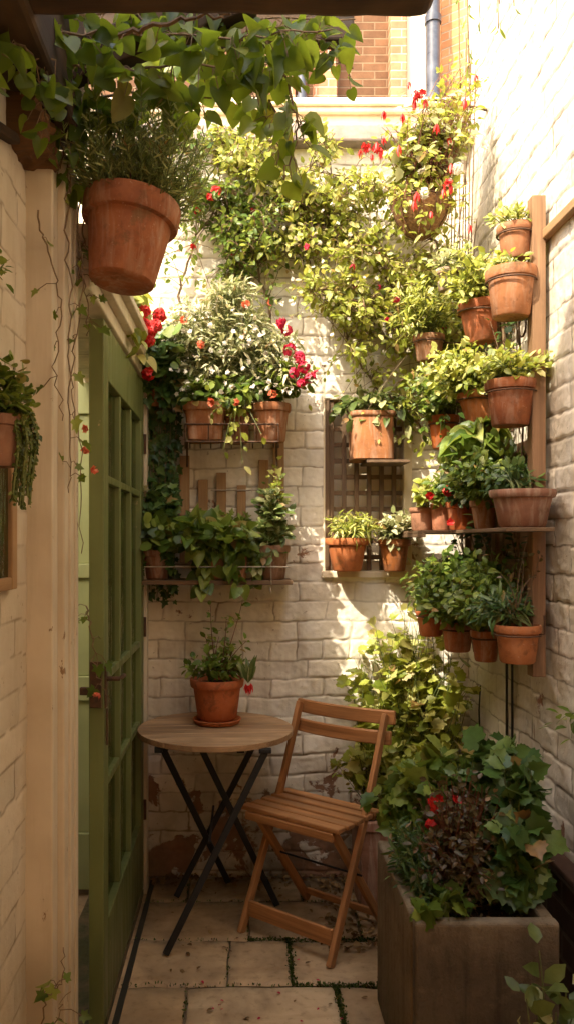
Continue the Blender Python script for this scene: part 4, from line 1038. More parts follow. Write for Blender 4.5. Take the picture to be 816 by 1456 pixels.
# red geranium on a bracket by the door head
c = at(218, 545, 3.38); t = potted('potted_plant', 'bright red geranium cluster hooked beside the end of the door head', c, .055, .10, 'tc')
MB().tube([c + np.array([0, .115, -.02]), c + np.array([0, .06, -.025])] + [c + np.array([.058 * math.cos(a), .058 * math.sin(a), -.025]) for a in np.linspace(1.57, 7.6, 18)], .003, 5).build('ring_holder', M['iron'], t)
plant(t, at(222, 495, 3.24), (.11, .10, .085), 'round', 'ivy', 50, 8, .046, c, .03, .05, face=(0, -.5, 0))
blooms(t, [(*q, .021, 12) for q in ((180, 442, 3.06), (192, 438, 3.06), (205, 444, 3.05), (188, 460, 3.05), (205, 462, 3.04), (182, 472, 3.05), (198, 478, 3.04), (214, 470, 3.04), (222, 464, 3.05), (228, 448, 3.08), (212, 484, 3.04), (190, 486, 3.05), (212, 532, 3.1))], 'wide', 'red', .019, 'flower_head', (0, -1, 0))

# ------------------------------------------------------------------ lower trellis shelf on the far wall
tr = thing('wall_trellis', 'stepped wooden slat trellis with a narrow pot shelf low on the far wall', 'trellis', at(310, 826, 3.45))
s = MB()
for a, b, y0, y1 in ((256, 270, 648, 800), (282, 296, 682, 800), (308, 322, 672, 800), (337, 350, 690, 800), (368, 382, 654, 800), (388, 404, 592, 800)):
    p, q = at(a, y0, 3.475), at(b, y1, 3.475); MB().span((p[0], 3.468, q[2]), (q[0], 3.486, p[2])).build('slat', M['post'], tr, .002)
p, q = at(206, 814, 3.46), at(412, 828, 3.46)
MB().span((p[0], 3.255, q[2]), (q[0], 3.4675, q[2] + .018)).build('shelf', M['lattice'], tr, .002)
s = MB(); s.tube([at(300, 697, 3.462), at(405, 697, 3.462)], .003, 5).tube([at(206, 806, 3.245), at(412, 806, 3.245)], .0025, 5); s.build('wire_rail', M['wire'], tr)
zs = q[2] + .019
def on_shelf(px, w, h, Y=3.345):
    c = at(px, 780, Y); c[2] = zs + h; return c, w * Y / F / 2
c, r = on_shelf(224, 46, .12); t = potted('potted_plant', 'shelf pot of dark ivy next to the door post on the low trellis', c, r, .12, 'tc')
plant(t, at(228, 722, 3.33), (.09, .08, .11), 'ivy', 'ivy', 56, 9, .040, c, .04, .06, face=(0, -.6, 0), trail=(9, .06, .14, 9))
plant(t, at(238, 760, 3.24), (.10, .05, .06), 'round', 'mid', 30, 6, .046, c, .03, .05, face=(0, -.6, 0), name='broad_leaves')
c, r = on_shelf(325, 60, .14); t = potted('potted_plant', 'square shelf pot of broad heart-leaved greenery in the middle of the low trellis', c, r, .14, 'tc', sq=8, taper=.85)
plant(t, at(310, 768, 3.24), (.17, .07, .075), 'heart', 'mid', 56, 6, .056, c, .04, .06, face=(0, -.8, 0), trail=(18, .10, .19, 9))
plant(t, at(305, 742, 3.38), (.15, .05, .05), 'ivy', 'mid', 26, 7, .038, c, .04, .06, face=(0, -.5, 0), name='twining_leaves')
c, r = on_shelf(386, 54, .14); t = potted('potted_plant', 'shelf pot of pale variegated trailing leaves at the recess end of the low trellis', c, r, .14, 'tc_old')
plant(t, at(388, 735, 3.30), (.075, .06, .15), 'oval', 'vari', 54, 9, .042, c, .03, .05, face=(0, -.6, 0), trail=(9, .07, .15, 10))
plant(t, at(396, 690, 3.36), (.05, .04, .13), 'ivy', 'yel', 16, 7, .034, c, .03, .05, face=(0, -.6, 0), name='tall_shoots', stem='bark', stem_name='shoot_stems')
s = MB(); s.tube([at(385, 790, 3.26), at(386, 832, 3.25)], .002, 5); s.tube([at(384, 835, 3.25), at(385.5, 843, 3.25)], .004, 6); s.build('plant_tag', M['wire'], t)

# ------------------------------------------------------------------ recess: lattice and pots
lt = thing('lattice', 'dark wooden lattice panel standing inside the wall recess', 'lattice', (.52, 3.54, NZ0))
s = MB()
for x in np.linspace(NX0 + .035, NX1 - .045, 6): s.span((x - .010, 3.508, NZ0 + .003), (x + .010, 3.518, NZ1 - .008))
for z in np.linspace(NZ0 + .06, NZ1 - .06, 10): s.span((NX0 + .008, 3.5185, z - .010), (NX1 - .008, 3.528, z + .010))
s.build('slats', M['lattice'], lt, .0015)
s = MB(); s.span((NX0 + .0065, 3.500, NZ0 + .003), (NX0 + .024, 3.5075, NZ1 - .008)); s.span((NX1 - .055, 3.500, NZ0 + .003), (NX1 - .038, 3.5075, NZ1 - .008)); s.build('frame', M['lattice'], lt, .002)
zsh = at(0, 657, 3.44)[2]
s = MB(); s.span((NX0 + .16, 3.335, zsh - .012), (NX1 - .012, 3.52, zsh)); tag(s.build('bracket_shelf', M['lattice'], None, .002), 'short dark wooden shelf spanning the middle of the recess', 'shelf')
c = at(527, 588, 3.42); t = potted('potted_plant', 'square terracotta box planter of long striped leaves on the recess shelf', c,     .094, .203, 'tc_shaded', sq=6, taper=.92, rim=.12)
c = c - UP * 0.0
lb = LB(); mb = MB()
for k in range(24):
    a = RNG.uniform(-3.4, .3); e = c + np.array([math.cos(a) * RNG.uniform(.08, .17), math.sin(a) * RNG.uniform(.04, .10), RNG.uniform(-.06, .09)])
    C = bez(c, c + UP * .09 + (e - c) * .5, e, 9); mb.tube(C, .0016, 4, False); leaves_along(lb, C, 5, .055, .3, .3, .7, .5, .4, (0, -.4, 0))
mb.build('stems', M['greenstem'], t); lb.build('foliage', 'oval', L['vari'], t)
for (px, py, w, h, lm, kd, lab, sz) in ((493, 768, 62, .140, 'yel', 'lance', 'wide pot of bright yellow-green foliage on the recess sill', .036), (560, 768, 46, .135, 'pale', 'oval', 'narrow pot of white-flecked leaves on the recess sill', .034)):
    c = at(px, py, 3.43); r = w * 3.43 / F / 2; c[2] = NZ0 + .003 + h
    t = potted('potted_plant', lab, c, r, h, 'tc_table' if px < 500 else 'tc', taper=.66)
    plant(t, c + np.array([.012, -.03, .045]), (r * 1.35, r * 1.1, .065), kd, lm, 80, 9, sz, c, r * .5, .03, face=(0, -.3, .3), jit=.6)

# ------------------------------------------------------------------ right wall trellis with its pots
rt_ = thing('wall_trellis', 'tall wooden pot trellis with rows of terracotta pots on the white wall', 'trellis', (.95, 2.9, 1.0))
ptop = at(760, 280, 2.58)[2]
MB().span((.917, 2.563, 1.02), (.960, 2.612, ptop)).build('post', M['trellis'], rt_, .003)
for y, z0, z1 in ((3.02, 1.10, 2.50), (3.40, 1.15, 2.30)):
    MB().span((.935, y - .022, z0), (.9745, y + .022, z1)).build('post', M['trellis'], rt_, .003)
for z, hh in [(z, .088) for z in np.arange(1.10, 1.45, .105)] + [(1.58, .05), (1.74, .05), (2.0, .05), (2.25, .05)]:
    MB().span((.95, 2.6135, z), (.968, 2.9965, z + hh)).build('slat', M['trellis'], rt_, .002)
    MB().span((.95, 3.0435, z), (.968, 3.3765, z + hh)).build('slat', M['trellis'], rt_, .002)
MB().span((.66, 2.98, 1.480), (.9255, 3.44, 1.492)).span((.78, 2.40, 1.480), (.9255, 2.9795, 1.492)).build('shelf', M['lattice'], rt_, .002)
MB().span((.66, 2.972, 1.466), (.672, 3.44, 1.4795)).build('shelf_edge', M['lattice'], rt_, .002)
s = MB()
cc = at(742, 464, 2.75); s.tube([cc + np.array([0, .035 * math.cos(a), .035 * math.sin(a)]) for a in np.linspace(.5, 6.2, 20)], .0035, 6)
s.build('hook', M['iron'], rt_, 0, True)
def rpot(px, py, w, h_px, X, lab, pm, taper=.72, rest=None, holder=True, tilt=None, sq=None):
    Y = X * F / (px - 345); c = at(px, py, Y); r = w * Y / F / 2; h = h_px * Y / F
    if rest is not None: h = c[2] - rest - .001
    t = potted('potted_plant', lab, c, r, h, pm, taper=taper, tilt=tilt, sq=sq)
    if holder:
        s = MB(); rr = r * .98; zc = c - UP * h * .26
        ring = [zc + np.array([rr * math.cos(a), rr * math.sin(a), 0]) for a in np.linspace(0, 6.283, 24)]
        s.tube(ring, .003, 5); s.tube([zc + np.array([rr, 0, 0]), np.array([.945, zc[1], zc[2]]), np.array([.945, zc[1], zc[2] + .06])], .003, 5)
        s.build('ring_holder', M['iron'], t, 0, True)
    return t, c, r
FC = (-.35, -.5, .1)
# top row
t, c, r = rpot(732, 322, 52, 48, .88, 'smallest topmost pot at the head of the pot trellis', 'tc_new')
plant(t, c + np.array([-.02, 0, .03]), (.06, .06, .045), 'oval', 'yel', 24, 8, .026, c, .03, .02, face=FC)
t, c, r = rpot(726, 384, 72, 68, .86, 'large pale orange pot in the second row on the trellis post', 'tc_old')
plant(t, c + np.array([0, 0, .02]), (.10, .07, .03), 'oval', 'yel', 22, 7, .028, c, .05, .03, face=FC)
t, c, r = rpot(678, 430, 58, 58, .85, 'sunlit second-row pot of yellow-green foliage beside the large pale one', 'tc_new', tilt=rotm('Y', math.radians(-7)))
plant(t, at(662, 392, 2.9), (0.146, 0.115, 0.115), 'oval', 'yel', 95, 10, .028, c, .04, .05, face=FC, jit=.6)
t, c, r = rpot(609, 478, 46, 36, .74, 'second-row pot of long pale leaves deepest in the corner', 'tc')
plant(t, at(600, 440, 3.18), (0.146, 0.115, 0.127), 'lance', 'yel', 100, 9, .038, c, .04, .05, face=FC, jit=.6)
t, c, r = rpot(636, 384, 36, 30, .76, 'small pale buff pot set high under the hanging basket', 'tc_pale')
plant(t, c + np.array([0, 0, .035]), (.08, .08, .05), 'oval', 'pale', 36, 8, .026, c, .03, .03, face=FC)
# third row
t, c, r = rpot(725, 542, 72, 64, .86, 'large terracotta pot in the third row against the trellis post', 'tc')
plant(t, c + np.array([.0, -.02, .045]), (.15, .09, .05), 'oval', 'yel', 70, 9, .030, c, .05, .04, face=FC, jit=.6)
t, c, r = rpot(672, 556, 48, 52, .84, 'tilted third-row pot half hidden by bright foliage', 'tc', tilt=rotm('Y', math.radians(-12)))
plant(t, at(655, 525, 2.9), (0.171, 0.127, 0.098), 'oval', 'yel', 110, 10, .030, c, .04, .05, face=FC, jit=.6)
t, c, r = rpot(630, 592, 44, 46, .78, 'third-row pot lit by the sun near the corner, leaves spilling over it', 'tc_new')
plant(t, at(618, 555, 3.1), (0.122, 0.103, 0.103), 'oval', 'mid', 80, 9, .030, c, .04, .05, face=FC, jit=.6, trail=(4, .06, .10, 9))
t, c, r = rpot(690, 606, 26, 26, .85, 'little dark green glazed pot hung under the third row', 'tc_old')
plant(t, at(672, 635, 2.8), (.11, .07, .06), 'heart', 'mid', 26, 5, .060, c, .02, .05, face=FC, droop=.4)
# fourth row, on the shelf
t, c, r = rpot(742, 697, 92, 52, .865, 'wide shallow terracotta bowl at the near end of the shelf', 'tc', .70, rest=1.493, holder=False)
plant(t, c + np.array([-.03, .05, .03]), (.09, .08, .05), 'oval', 'dark', 40, 8, .030, c, .05, .03, face=FC)
t, c, r = rpot(689, 712, 44, 40, .86, 'dark shelf pot just behind the shallow bowl', 'tc_old', .66, rest=1.493, holder=False)
plant(t, at(690, 670, 2.75), (0.171, 0.138, 0.098), 'oval', 'mid', 120, 10, .032, c, .03, .05, face=FC, jit=.6)
t, c, r = rpot(655, 714, 44, 38, .84, 'middle shelf pot third from the shallow bowl', 'tc', .74, rest=1.493, holder=False)
plant(t, at(660, 690, 3.0), (.09, .08, .06), 'oval', 'dark', 46, 8, .032, c, .03, .04, face=FC)
t, c, r = rpot(628, 716, 34, 38, .80, 'slim shelf pot with a red flower', 'tc_new', .8, rest=1.493, holder=False)
plant(t, at(632, 695, 3.15), (.06, .06, .06), 'oval', 'mid', 30, 7, .034, c, .03, .04, face=FC)
blooms(t, [(636, 698, 3.05, .016, 10), (610, 705, 3.1, .010, 5), (640, 742, 3.05, .006, 3)], 'wide', 'red', .015)
t, c, r = rpot(601, 722, 40, 32, .74, 'shelf pot deepest in the corner holding pale green leaves', 'tc_new', .8, rest=1.493, holder=False)
plant(t, at(608, 700, 3.25), (.06, .06, .06), 'wide', 'yel', 24, 6, .036, c, .03, .04, face=FC)
# fifth row
t, c, r = rpot(735, 888, 66, 54, .86, 'lowest-row red terracotta pot at the foot of the near post', 'tc_new', .74)
plant(t, c + np.array([-.05, .03, .05]), (.10, .09, .06), 'lance', 'dark', 46, 8, .044, c, .04, .05, face=FC)
lb = LB(); mb = MB()
for e in [at(x, y, 2.45) for x, y in ((740, 800), (756, 820), (700, 810), (748, 770), (720, 850), (765, 790))]: twigs(lb, mb, [c], [e], 7, .018, .08, .0016, jit=.8)
mb.build('dry_stems', M['bark'], t); lb.build('dry_leaves', 'oval', L['bronze'], t)
t, c, r = rpot(690, 896, 44, 44, .86, 'lowest-row shadowed pot second from the near post', 'tc_old', .7)
plant(t, at(700, 835, 2.75), (0.183, 0.138, 0.115), 'oval', 'mid', 120, 9, .036, c, .04, .06, face=FC, jit=.6)
t, c, r = rpot(650, 884, 48, 42, .84, 'lowest-row reddish pot under the densest herbs', 'tc', .72)
plant(t, at(645, 832, 2.95), (0.183, 0.138, 0.127), 'oval', 'mid', 150, 10, .034, c, .04, .06, face=FC, jit=.6)
plant(t, at(655, 815, 3.05), (.12, .10, .10), 'wide', 'dark', 40, 7, .040, c, .03, .05, face=FC, name='under_leaves')
t, c, r = rpot(612, 866, 44, 38, .76, 'lowest-row pot nearest the far wall catching the sun', 'tc_new', .72)
plant(t, at(612, 835, 3.2), (.09, .09, .08), 'oval', 'mid', 70, 8, .032, c, .04, .05, face=FC, jit=.6)
# climber tangle behind the pots
t = thing('climbing_shrub', 'tangled leafy climber threading behind the trellis pots', 'climber', (.93, 3.1, 1.1)); lb = LB(); mb = MB()
for k in range(90):
    y = RNG.uniform(2.68, 3.42); z = RNG.uniform(1.15, 2.35); b = np.array([.92, y, z - .15]); e = np.array([RNG.uniform(.84, .93), y + RNG.uniform(-.12, .12), z + .05])
    twigs(lb, mb, [b], [e], 7, .036, .04, .0018, .2, face=FC, jit=.6)
for k in range(5):
    y = 2.7 + .16 * k; mb.tube([(.92, y, 1.06), (.925, y + .03, 1.3), (.93, y - .02, 1.9), (.92, y + .03, 2.35)], .004, 5)
mb.build('stem', M['bark'], t); lb.build('foliage', 'oval', L['dark'], t)
# thin shoots added over the white wall's top to rake shadows down the brickwork
t = thing('climbing_vine', 'wispy creeper shoots hanging from the top edge of the white wall, added for their shadows', 'vine', (XR, 2.8, 4.4)); lb = LB(); mb = MB()
for k in range(22):
    y = RNG.uniform(2.45, 3.25); l = RNG.uniform(.75, 1.30); x = XR - RNG.uniform(.04, .14)
    C = bez(np.array([XR + .03, y, 4.46]), np.array([x - .06, y, 4.50]), np.array([x, y + RNG.uniform(-.08, .08), 4.46 - l]), 14)
    mb.tube(C, .0022, 4, False); leaves_along(lb, C, int(26 * l), .045, .2, .8, .6, .3, .7, None, .01)
mb.build('stem', M['bark'], t); lb.build('leaves', 'lance', L['mid'], t)
# cables down the white wall
for i, (pts, lab) in enumerate(((((717, 930, 2.97), (717, 990, 2.97), (716, 1062, 2.97)), 'straight black cable down the white wall, one of two close together'),
                            (((724, 935, 2.91), (723.5, 990, 2.91), (723, 1062, 2.91)), 'straight black cable down the white wall, one of two close together'),
                            (((676, 975, 3.30), (668, 1010, 3.32), (671, 1050, 3.31), (680, 1085, 3.3)), 'thin curved black cable on the wall under the pot trellis'))):
    s = MB(); P = np.array([at(*p) for p in pts]); P[:, 0] = .968
    o = s.tube(P, .0045 if i < 2 else .003, 6).build('wall_cable', M['steel'], None, 0, True); tag(o, lab, 'cable', 'twin wall cables' if i < 2 else None)
# sunlit creeper low in the corner + its trough
tp = thing('long_planter', 'long red terracotta trough planter on the floor in the sunny corner', 'planter', (.66, 3.3, 0))
s = MB(); s.span((.46, 3.16, .0), (.93, 3.185, .35)).span((.46, 3.395, 0), (.93, 3.42, .35)).span((.46, 3.1855, 0), (.485, 3.3945, .35)).span((.905, 3.1855, 0), (.93, 3.3945, .35)).span((.485, 3.1855, 0), (.905, 3.3945, .02))
s.span((.452, 3.150, .315), (.938, 3.1595, .352)); s.build('trough', M['tc_old'], tp, .004)
MB().span((.4855, 3.186, .021), (.9045, 3.394, .32)).build('soil', M['soil'], tp)
cr = thing('climbing_shrub', 'sunlit pale green bushy creeper rising from the trough in the lower corner', 'climber', (.66, 3.3, .33)); lb = LB(); mb = MB()
bases = [np.array([x, 3.29, .32]) for x in np.linspace(.5, .88, 8)]
ends = np.concatenate([in_ball(at(590, 920, 3.36), (.20, .10, .17), 60, .1), in_ball(at(560, 1000, 3.32), (.23, .10, .18), 80, .1), in_ball(at(620, 990, 3.28), (.17, .10, .20), 60, .1), in_ball(at(550, 1090, 3.24), (.22, .09, .15), 66, .1), in_ball(at(620, 1090, 3.2), (.16, .10, .13), 36, .1), in_ball(at(530, 960, 3.44), (.12, .04, .20), 24, .1)])
ends[:, 1] = np.minimum(ends[:, 1], YB - .02); ends[:, 0] = np.minimum(ends[:, 0], XR - .04); ends[:, 2] = np.maximum(ends[:, 2], .3)
lb2 = LB()
twigs(lb, mb, bases, ends[::2], 8, .046, .07, .0020, .2, face=(-.1, -.5, .1), jit=.8, t0=.45)
twigs(lb2, mb, bases, ends[1::2], 7, .050, .07, .0020, .25, face=(-.1, -.5, .1), jit=.8, t0=.45)
lb2.build('large_leaves', 'lobed', L['yel'], cr)
mb.build('stem', M['greenstem'], cr); lb.build('foliage', 'oval', L['yel'], cr)

# ------------------------------------------------------------------ bistro table
tb = thing('bistro_table', 'round slatted wooden bistro table on crossed black steel legs', 'table', (-.105, 3.17, 0))
cx, cy, rr_ = -.106, 3.165, .302; ang = math.radians(3); ca, sa = math.cos(ang), math.sin(ang)
s = MB(); n = 9; wd = 2 * rr_ / n
for i in range(n):
    v0 = -rr_ + i * wd + .0022; v1 = -rr_ + (i + 1) * wd - .0022
    hv = lambda v: math.sqrt(max(rr_ ** 2 - v * v, 1e-5)); m_ = 7
    top = [(-hv(v), v) for v in np.linspace(v0, v1, m_)] + [(hv(v), v) for v in np.linspace(v1, v0, m_)]
    V = []; gc = []
    for z in (.702, .7235):
        for x, v in top: V.append((cx + x * ca - v * sa, cy + x * sa + v * ca, z + RNG.uniform(-.0004, .0004))); gc.append((x, v, z))
    k = len(top); fs = [tuple(range(k))[::-1], tuple(range(k, 2 * k))] + [(j, (j + 1) % k, k + (j + 1) % k, k + j) for j in range(k)]
    s._add(V, fs, gc)
s.build('table_top', M['table'], tb, .002)
s = MB()
for x in (-.20, .10): s.bar((cx + x, cy - .22, .690), (cx + x, cy + .22, .690), .028, .022)
s.build('cross_rail', M['steel'], tb, .002)
for p0, p1 in (((.082, 2.925, .688), (-.268, 2.83, .006)), ((.083, 3.32, .688), (-.268, 3.29, .006)), ((-.292, 2.975, .688), (-.06, 3.43, .006)), ((-.19, 3.20, .688), (.137, 3.21, .006))):
    MB().bar(p0, p1, .024, .012, (0, 1, 0)).build('leg', M['steel'], tb, .002)
for x, y in ((.082, 2.925), (-.292, 2.965)):
    MB().box((x, y, .694), (.045, .03, .016)).build('bracket', M['steel'], tb, .003)
MB().tube([(-.118, 2.90, .37), (-.118, 3.3, .37)], .005, 8).build('pivot_rod', M['steel'], tb, 0, True)
# pot on the table
c = at(309, 964, 3.24); h = c[2] - .742
t = potted('potted_plant', 'orange terracotta pot in its saucer with a thin leafy plant on the table', c, .108, h, 'tc_table', taper=.72)
b = MB(); cz = np.array([c[0], c[1], .7245]); b.lathe([(.07, 0), (.088, .002), (.098, .018), (.094, .020), (.083, .010), (.003, .009)], cz, 30); b.build('saucer', M['tc_table'], t, 0, True)
lb = LB(); mb = MB()
for (a, b_) in (((309, 960), (300, 862)), ((312, 960), (322, 880)), ((306, 960), (293, 905)), ((312, 960), (345, 855)), ((314, 958), (332, 915)), ((305, 958), (272, 935)), ((300, 958), (262, 944)), ((315, 958), (350, 912)), ((308, 960), (312, 905))):
    C = bez(at(*a, 3.24), at((a[0] + b_[0]) / 2 + RNG.uniform(-8, 8), (a[1] + b_[1]) / 2, 3.2), at(*b_, 3.22 + RNG.uniform(-.05, .05)), 10)
    mb.tube(C, np.linspace(.0028, .0011, 10), 5); leaves_along(lb, C, 17, .032, .15, .1, .9, .6, .5, (0, -.3, 0))
twigs(lb, mb, [c], in_ball(at(312, 945, 3.2), (.11, .09, .045), 34), 7, .036, .04, .0014, face=(0, -.3, .2))
mb.build('stems', M['redstem'], t); lb.build('foliage', 'oval', L['mid'], t)
lb = LB(); q = at(353, 975, 3.14)
for k in range(14): lb.add(q + UP * .01, UP * 1. + rvec() * .42, np.array([0, -1, .2]) + rvec() * .4, .105 * RNG.uniform(.6, 1.05))
lb.build('tuft', 'lance', L['vari'], t)
drops(t, [(350, 972, 3.13), (353.5, 974, 3.13), (357, 971, 3.135)], 'red', .040)

# ------------------------------------------------------------------ folding chair
ch = thing('folding_chair', 'slatted wooden folding chair facing the table', 'chair', (.27, 3.03, 0))
o = np.array([.268, 3.025, 0.]); e = unit(np.array([.76, -.62, 0])); f = np.array([-e[1] * -1, -e[0], 0]); f = unit(np.array([-.62, -.76, 0]))
def cp(a, b, z): return o + e * a + f * b + UP * z
HW = .195
for sd in (-1, 1):
    w = sd * HW
    # back post runs down to the front foot
    P = [cp(w, .195, 0), cp(w, .03, .36), cp(w, -.06, .50), cp(w, -.185, .80)]
    s = MB(); C = np.array(P); q = bez(C[0], C[1] * .5 + C[0] * .5, C[1], 2)
    s.bar(C[0], C[2] + (C[2] - C[0]) * .0, .020, .032, unit(f)); s.build('leg', M['chair'], ch, .004)
    s = MB(); s.bar(C[2] - (C[3] - C[2]) * .12, C[3], .0195, .031, unit(f)); s.build('back_post', M['chair'], ch, .004)
    s = MB(); w2 = sd * (HW - .024); s.bar(cp(w2, -.205, 0), cp(w2, .135, .435), .020, .032, unit(f)); s.build('leg', M['chair'], ch, .004)
s = MB()
for i in range(5):
    b = .150 - i * .062; s.bar(cp(-.215, b, .4535 + (.004 if i == 0 else 0)), cp(.215, b, .4535 + (.004 if i == 0 else 0)), .046, .017)
s.build('seat', M['chair'], ch, .004)
s = MB(); s.bar(cp(-.19, .168, .432), cp(.19, .168, .432), .016, .030); s.bar(cp(-.19, -.115, .432), cp(.19, -.115, .432), .016, .026)
for sd in (-1, 1): s.bar(cp(sd * .165, -.106, .434), cp(sd * .165, .159, .434), .022, .020)
s.build('seat_frame', M['chair'], ch, .003)
def bow(q): return .030 * (1 - (2 * q - 1) ** 2) - .016
s = MB(); s.bar(cp(-.222, -.196, .780), cp(.222, -.196, .785), .018, .054, (0, 0, 1), lambda q: -bow(q), 12); s.build('back_slat', M['chair'], ch, .005, True)
s = MB(); s.bar(cp(-.214, -.178, .705), cp(.214, -.178, .710), .018, .052, (0, 0, 1), lambda q: -bow(q), 12); s.build('back_slat', M['chair'], ch, .005, True)
s = MB(); s.bar(cp(-.184, .160, .085), cp(.184, .160, .085), .016, .058); s.build('stretcher', M['chair'], ch, .004)
s = MB(); s.bar(cp(-.160, -.186, .04), cp(.160, -.186, .04), .016, .026); s.build('stretcher', M['chair'], ch, .004)
s = MB(); s.tube([cp(-.2, -.005, .25), cp(.2, -.005, .25)], .004, 8); s.build('pivot_rod', M['steel'], ch, 0, True)

# ------------------------------------------------------------------ stone trough and what grows in it
TX0, TX1, TY0, TY1, TZ = .425, .785, 2.0, 2.555, .507
def trough_side(poly_fn, name, m): pass
tg = thing('stone_trough', 'deep weathered stone trough filled with soil standing by the white wall', 'trough', (.6, 2.28, 0))
w = .038
def rough_slab(s, a, b, n=8):
    """slab with slightly uneven faces"""
    a = np.array(a, float); b = np.array(b, float); s.span(a, b)
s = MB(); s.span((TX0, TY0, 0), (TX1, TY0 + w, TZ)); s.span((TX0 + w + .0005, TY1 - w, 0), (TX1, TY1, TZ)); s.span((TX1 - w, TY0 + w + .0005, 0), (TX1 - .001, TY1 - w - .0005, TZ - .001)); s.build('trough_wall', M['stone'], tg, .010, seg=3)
s = MB(); s.span((TX0 - .002, TY0 + w + .0005, 0), (TX0 + w, TY1 + .001, TZ + .001)); s.build('trough_side', M['stone_lit'], tg, .010, seg=3)
sx = np.linspace(TX0 + w, TX1 - w, 30); sy = np.linspace(TY0 + w, TY1 - w, 42); a, b = np.meshgrid(sx, sy, indexing='ij')
Z = .452 + (vnoise(a + 3, b + 3, .05, 3) - .5) * .03 + (vnoise(a + 3, b + 3, .013, 4) - .5) * .018
idx = np.arange(a.size).reshape(a.shape)
np_mesh('soil', np.stack([a, b, Z], -1).reshape(-1, 3), [np.stack([idx[:-1, :-1], idx[1:, :-1], idx[1:, 1:], idx[:-1, 1:]], -1).reshape(-1, 4)], M['soil'], tg)
lb = LB(); k = 260; lb.add(np.stack([RNG.uniform(TX0 + .05, TX1 - .05, k), RNG.uniform(TY0 + .05, TY0 + .3, k), RNG.uniform(.455, .475, k)], 1), rvec(k) * np.array([1, 1, .4]), UP + rvec(k) * .6, RNG.uniform(.008, .020, k)); lb.build('bark_chips', 'oval', M['litter'], tg)
def trough_plant(name, label, cat, bases, blobs, kind, lm, size, per, stem, r=.0022, droop=.15, face=(-.2, -.6, .1), t0=.3, bow=.06, flowers=None):
    t = thing(name, label, cat, bases[0]); lb = LB(); mb = MB()
    for b in blobs:
        ends = in_ball(at(*b[:3]), b[3:6], b[6], .2); ends[:, 2] = np.maximum(ends[:, 2], .47); ends[:, 0] = np.minimum(ends[:, 0], XR - .03)
        twigs(lb, mb, [np.array(x) for x in bases], ends, per, size, bow, r, droop, face=np.array(face) * .7, jit=.85, t0=t0)
    mb.build('stem', M[stem], t); lb.build('foliage', kind, L[lm], t)
    if flowers:
        blooms(t, flowers, 'wide', 'red', .013)
    return t
trough_plant('leafy_shrub', 'broad lobed-leaf shrub filling the wall side of the stone trough', 'shrub', [(.72, 2.25, .455), (.70, 2.4, .455), (.74, 2.15, .455)],
    [(738, 1120, 2.24, .075, .12, .10, 34), (730, 1180, 2.15, .075, .10, .11, 36), (712, 1080, 2.4, .09, .10, .07, 26), (745, 1215, 2.15, .045, .08, .08, 18), (690, 1110, 2.45, .10, .08, .09, 22), (740, 1250, 2.1, .05, .05, .06, 12)], 'lobed', 'ivy', .054, 7, 'greenstem', t0=.35)
trough_plant('leafy_shrub', 'bright broad-leaved shrub at the far end of the stone trough', 'shrub', [(.52, 2.5, .455), (.60, 2.48, .455)],
    [(640, 1085, 2.55, .10, .08, .06, 22), (600, 1110, 2.6, .12, .08, .09, 30), (560, 1140, 2.62, .10, .06, .06, 20), (655, 1130, 2.5, .10, .07, .07, 20)], 'lobed', 'mid', .056, 6, 'greenstem', t0=.35)
trough_plant('twiggy_shrub', 'reddish twiggy shrub with tiny red flowers in the middle of the trough', 'shrub', [(.58, 2.22, .455), (.63, 2.26, .455), (.60, 2.3, .455)],
    [(645, 1150, 2.22, .10, .09, .11, 70), (635, 1205, 2.12, .10, .06, .10, 60), (660, 1245, 2.10, .08, .05, .08, 34), (690, 1170, 2.18, .06, .07, .11, 34)], 'oval', 'bronze', .022, 9, 'redstem', .0019, flowers=[(615, 1140, 2.2, .010, 6), (622, 1136, 2.2, .008, 4), (612, 1172, 2.2, .010, 5), (650, 1135, 2.2, .006, 3), (618, 1150, 2.2, .007, 4)])
trough_plant('feathery_herb', 'fine-leaved dark herb at the courtyard side of the trough', 'herb', [(.49, 2.2, .455), (.50, 2.3, .455), (.48, 2.12, .455)],
    [(588, 1222, 2.25, .065, .09, .085, 60), (608, 1262, 2.15, .06, .07, .065, 44), (578, 1190, 2.35, .06, .08, .07, 36), (640, 1280, 2.1, .08, .05, .045, 26)], 'lance', 'dark', .032, 11, 'greenstem', .0016)
trough_plant('leafy_shrub', 'small bright lobed seedling at the front rim of the trough', 'seedling', [(.455 + .03, 2.06, .455)],
    [(596, 1302, 2.03, .025, .02, .010, 5), (632, 1280, 2.06, .045, .03, .025, 6)], 'lobed', 'mid', .040, 4, 'greenstem', t0=.6)

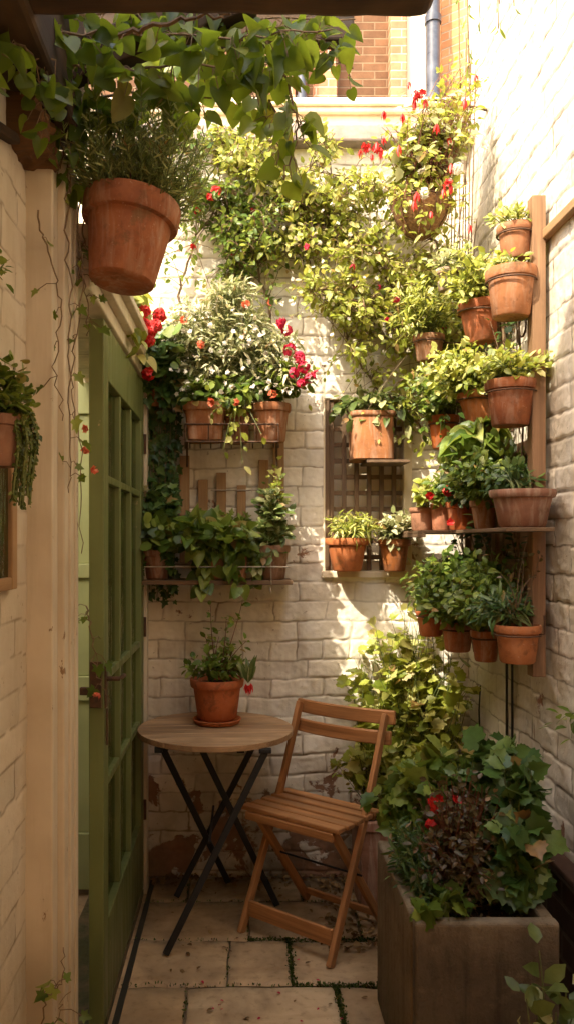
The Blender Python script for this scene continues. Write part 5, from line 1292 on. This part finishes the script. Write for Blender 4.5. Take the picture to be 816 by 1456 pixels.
# ------------------------------------------------------------------ sapling in front of the trough
c = np.array([.655, 1.74, .20]); t = potted('potted_plant', 'upright young plant with pale-edged leaves in front of the stone trough', c, .075, .19, 'tc')
lb = LB(); mb = MB()
for e_, nn in ((at(766, 1352, 1.74), 15), (at(748, 1420, 1.7), 8), (at(805, 1405, 1.76), 10), (at(790, 1440, 1.72), 8), (at(736, 1450, 1.7), 7), (at(815, 1440, 1.7), 8)):
    C = bez(c, (c + e_) / 2 + rvec() * .02, e_, 10); mb.tube(C, np.linspace(.003, .0013, 10), 5); leaves_along(lb, C, nn, .052, .3, 0, .8, .5, .4, (-.1, -.5, 0))
mb.build('stems', M['greenstem'], t); lb.build('foliage', 'oval', L['vari'], t)
t = thing('leaf_sprig', 'small leafy sprig growing out of the white wall above the trough', 'sprig', (XR, 2.3, .9)); lb = LB(); mb = MB()
b = np.array([XR - .004, 2.36, .95]); twigs(lb, mb, [b], [at(790, 1030, 2.3), at(812, 1050, 2.25), at(815, 1028, 2.25)], 5, .034, .03, .0014)
mb.build('stems', M['greenstem'], t); lb.build('foliage', 'oval', L['mid'], t)

# ------------------------------------------------------------------ light
SUN = unit(np.array([.44, .46, -.77]))
ld = bpy.data.lights.new('sun', 'SUN'); ld.energy = 10.5; ld.angle = math.radians(.53); ld.color = (1, .90, .71)
lo = bpy.data.objects.new('sun', ld); COL.objects.link(lo); lo.location = (-3, -3, 7)
lo.rotation_euler = Vector(SUN.tolist()).to_track_quat('-Z', 'Y').to_euler()
wd = bpy.data.worlds.new('World'); scene.world = wd; wd.use_nodes = True
nt = wd.node_tree; nt.nodes.clear(); g = G(nt)
sky = g.n('ShaderNodeTexSky'); sky.sky_type = 'NISHITA'; sky.sun_disc = False
sky.sun_elevation = math.asin(-SUN[2]); sky.sun_rotation = math.atan2(-SUN[0], -SUN[1]); sky.air_density = 1.0; sky.dust_density = 3.0; sky.ozone_density = .6
bg = g.n('ShaderNodeBackground'); bg.inputs[1].default_value = 1.15; g.l(g.mix(1., sky.outputs[0], (1., .90, .755), 'MULTIPLY'), bg.inputs[0])
ow = g.n('ShaderNodeOutputWorld'); g.l(bg.outputs[0], ow.inputs[0])

# ------------------------------------------------------------------ camera
cd = bpy.data.cameras.new('camera'); cam = bpy.data.objects.new('camera', cd); COL.objects.link(cam); scene.camera = cam
cam.location = (0, 0, 1.45); cam.rotation_euler = (math.pi / 2, 0, 0)
cd.sensor_fit = 'VERTICAL'; cd.sensor_height = 36; cd.lens = F / 1456 * 36
cd.shift_x = (408 - 345) / 1456; cd.shift_y = (770 - 728) / 1456
cd.clip_start = .05; cd.clip_end = 500
scene.view_settings.view_transform = 'Standard'; scene.view_settings.look = 'None'; scene.view_settings.exposure = 0
scene.render.resolution_x = 573; scene.render.resolution_y = 1024
scene.cycles.use_denoising = True
scene.cycles.max_bounces = 10; scene.cycles.diffuse_bounces = 7; scene.cycles.transparent_max_bounces = 12
scene.cycles.caustics_reflective = False; scene.cycles.caustics_refractive = False
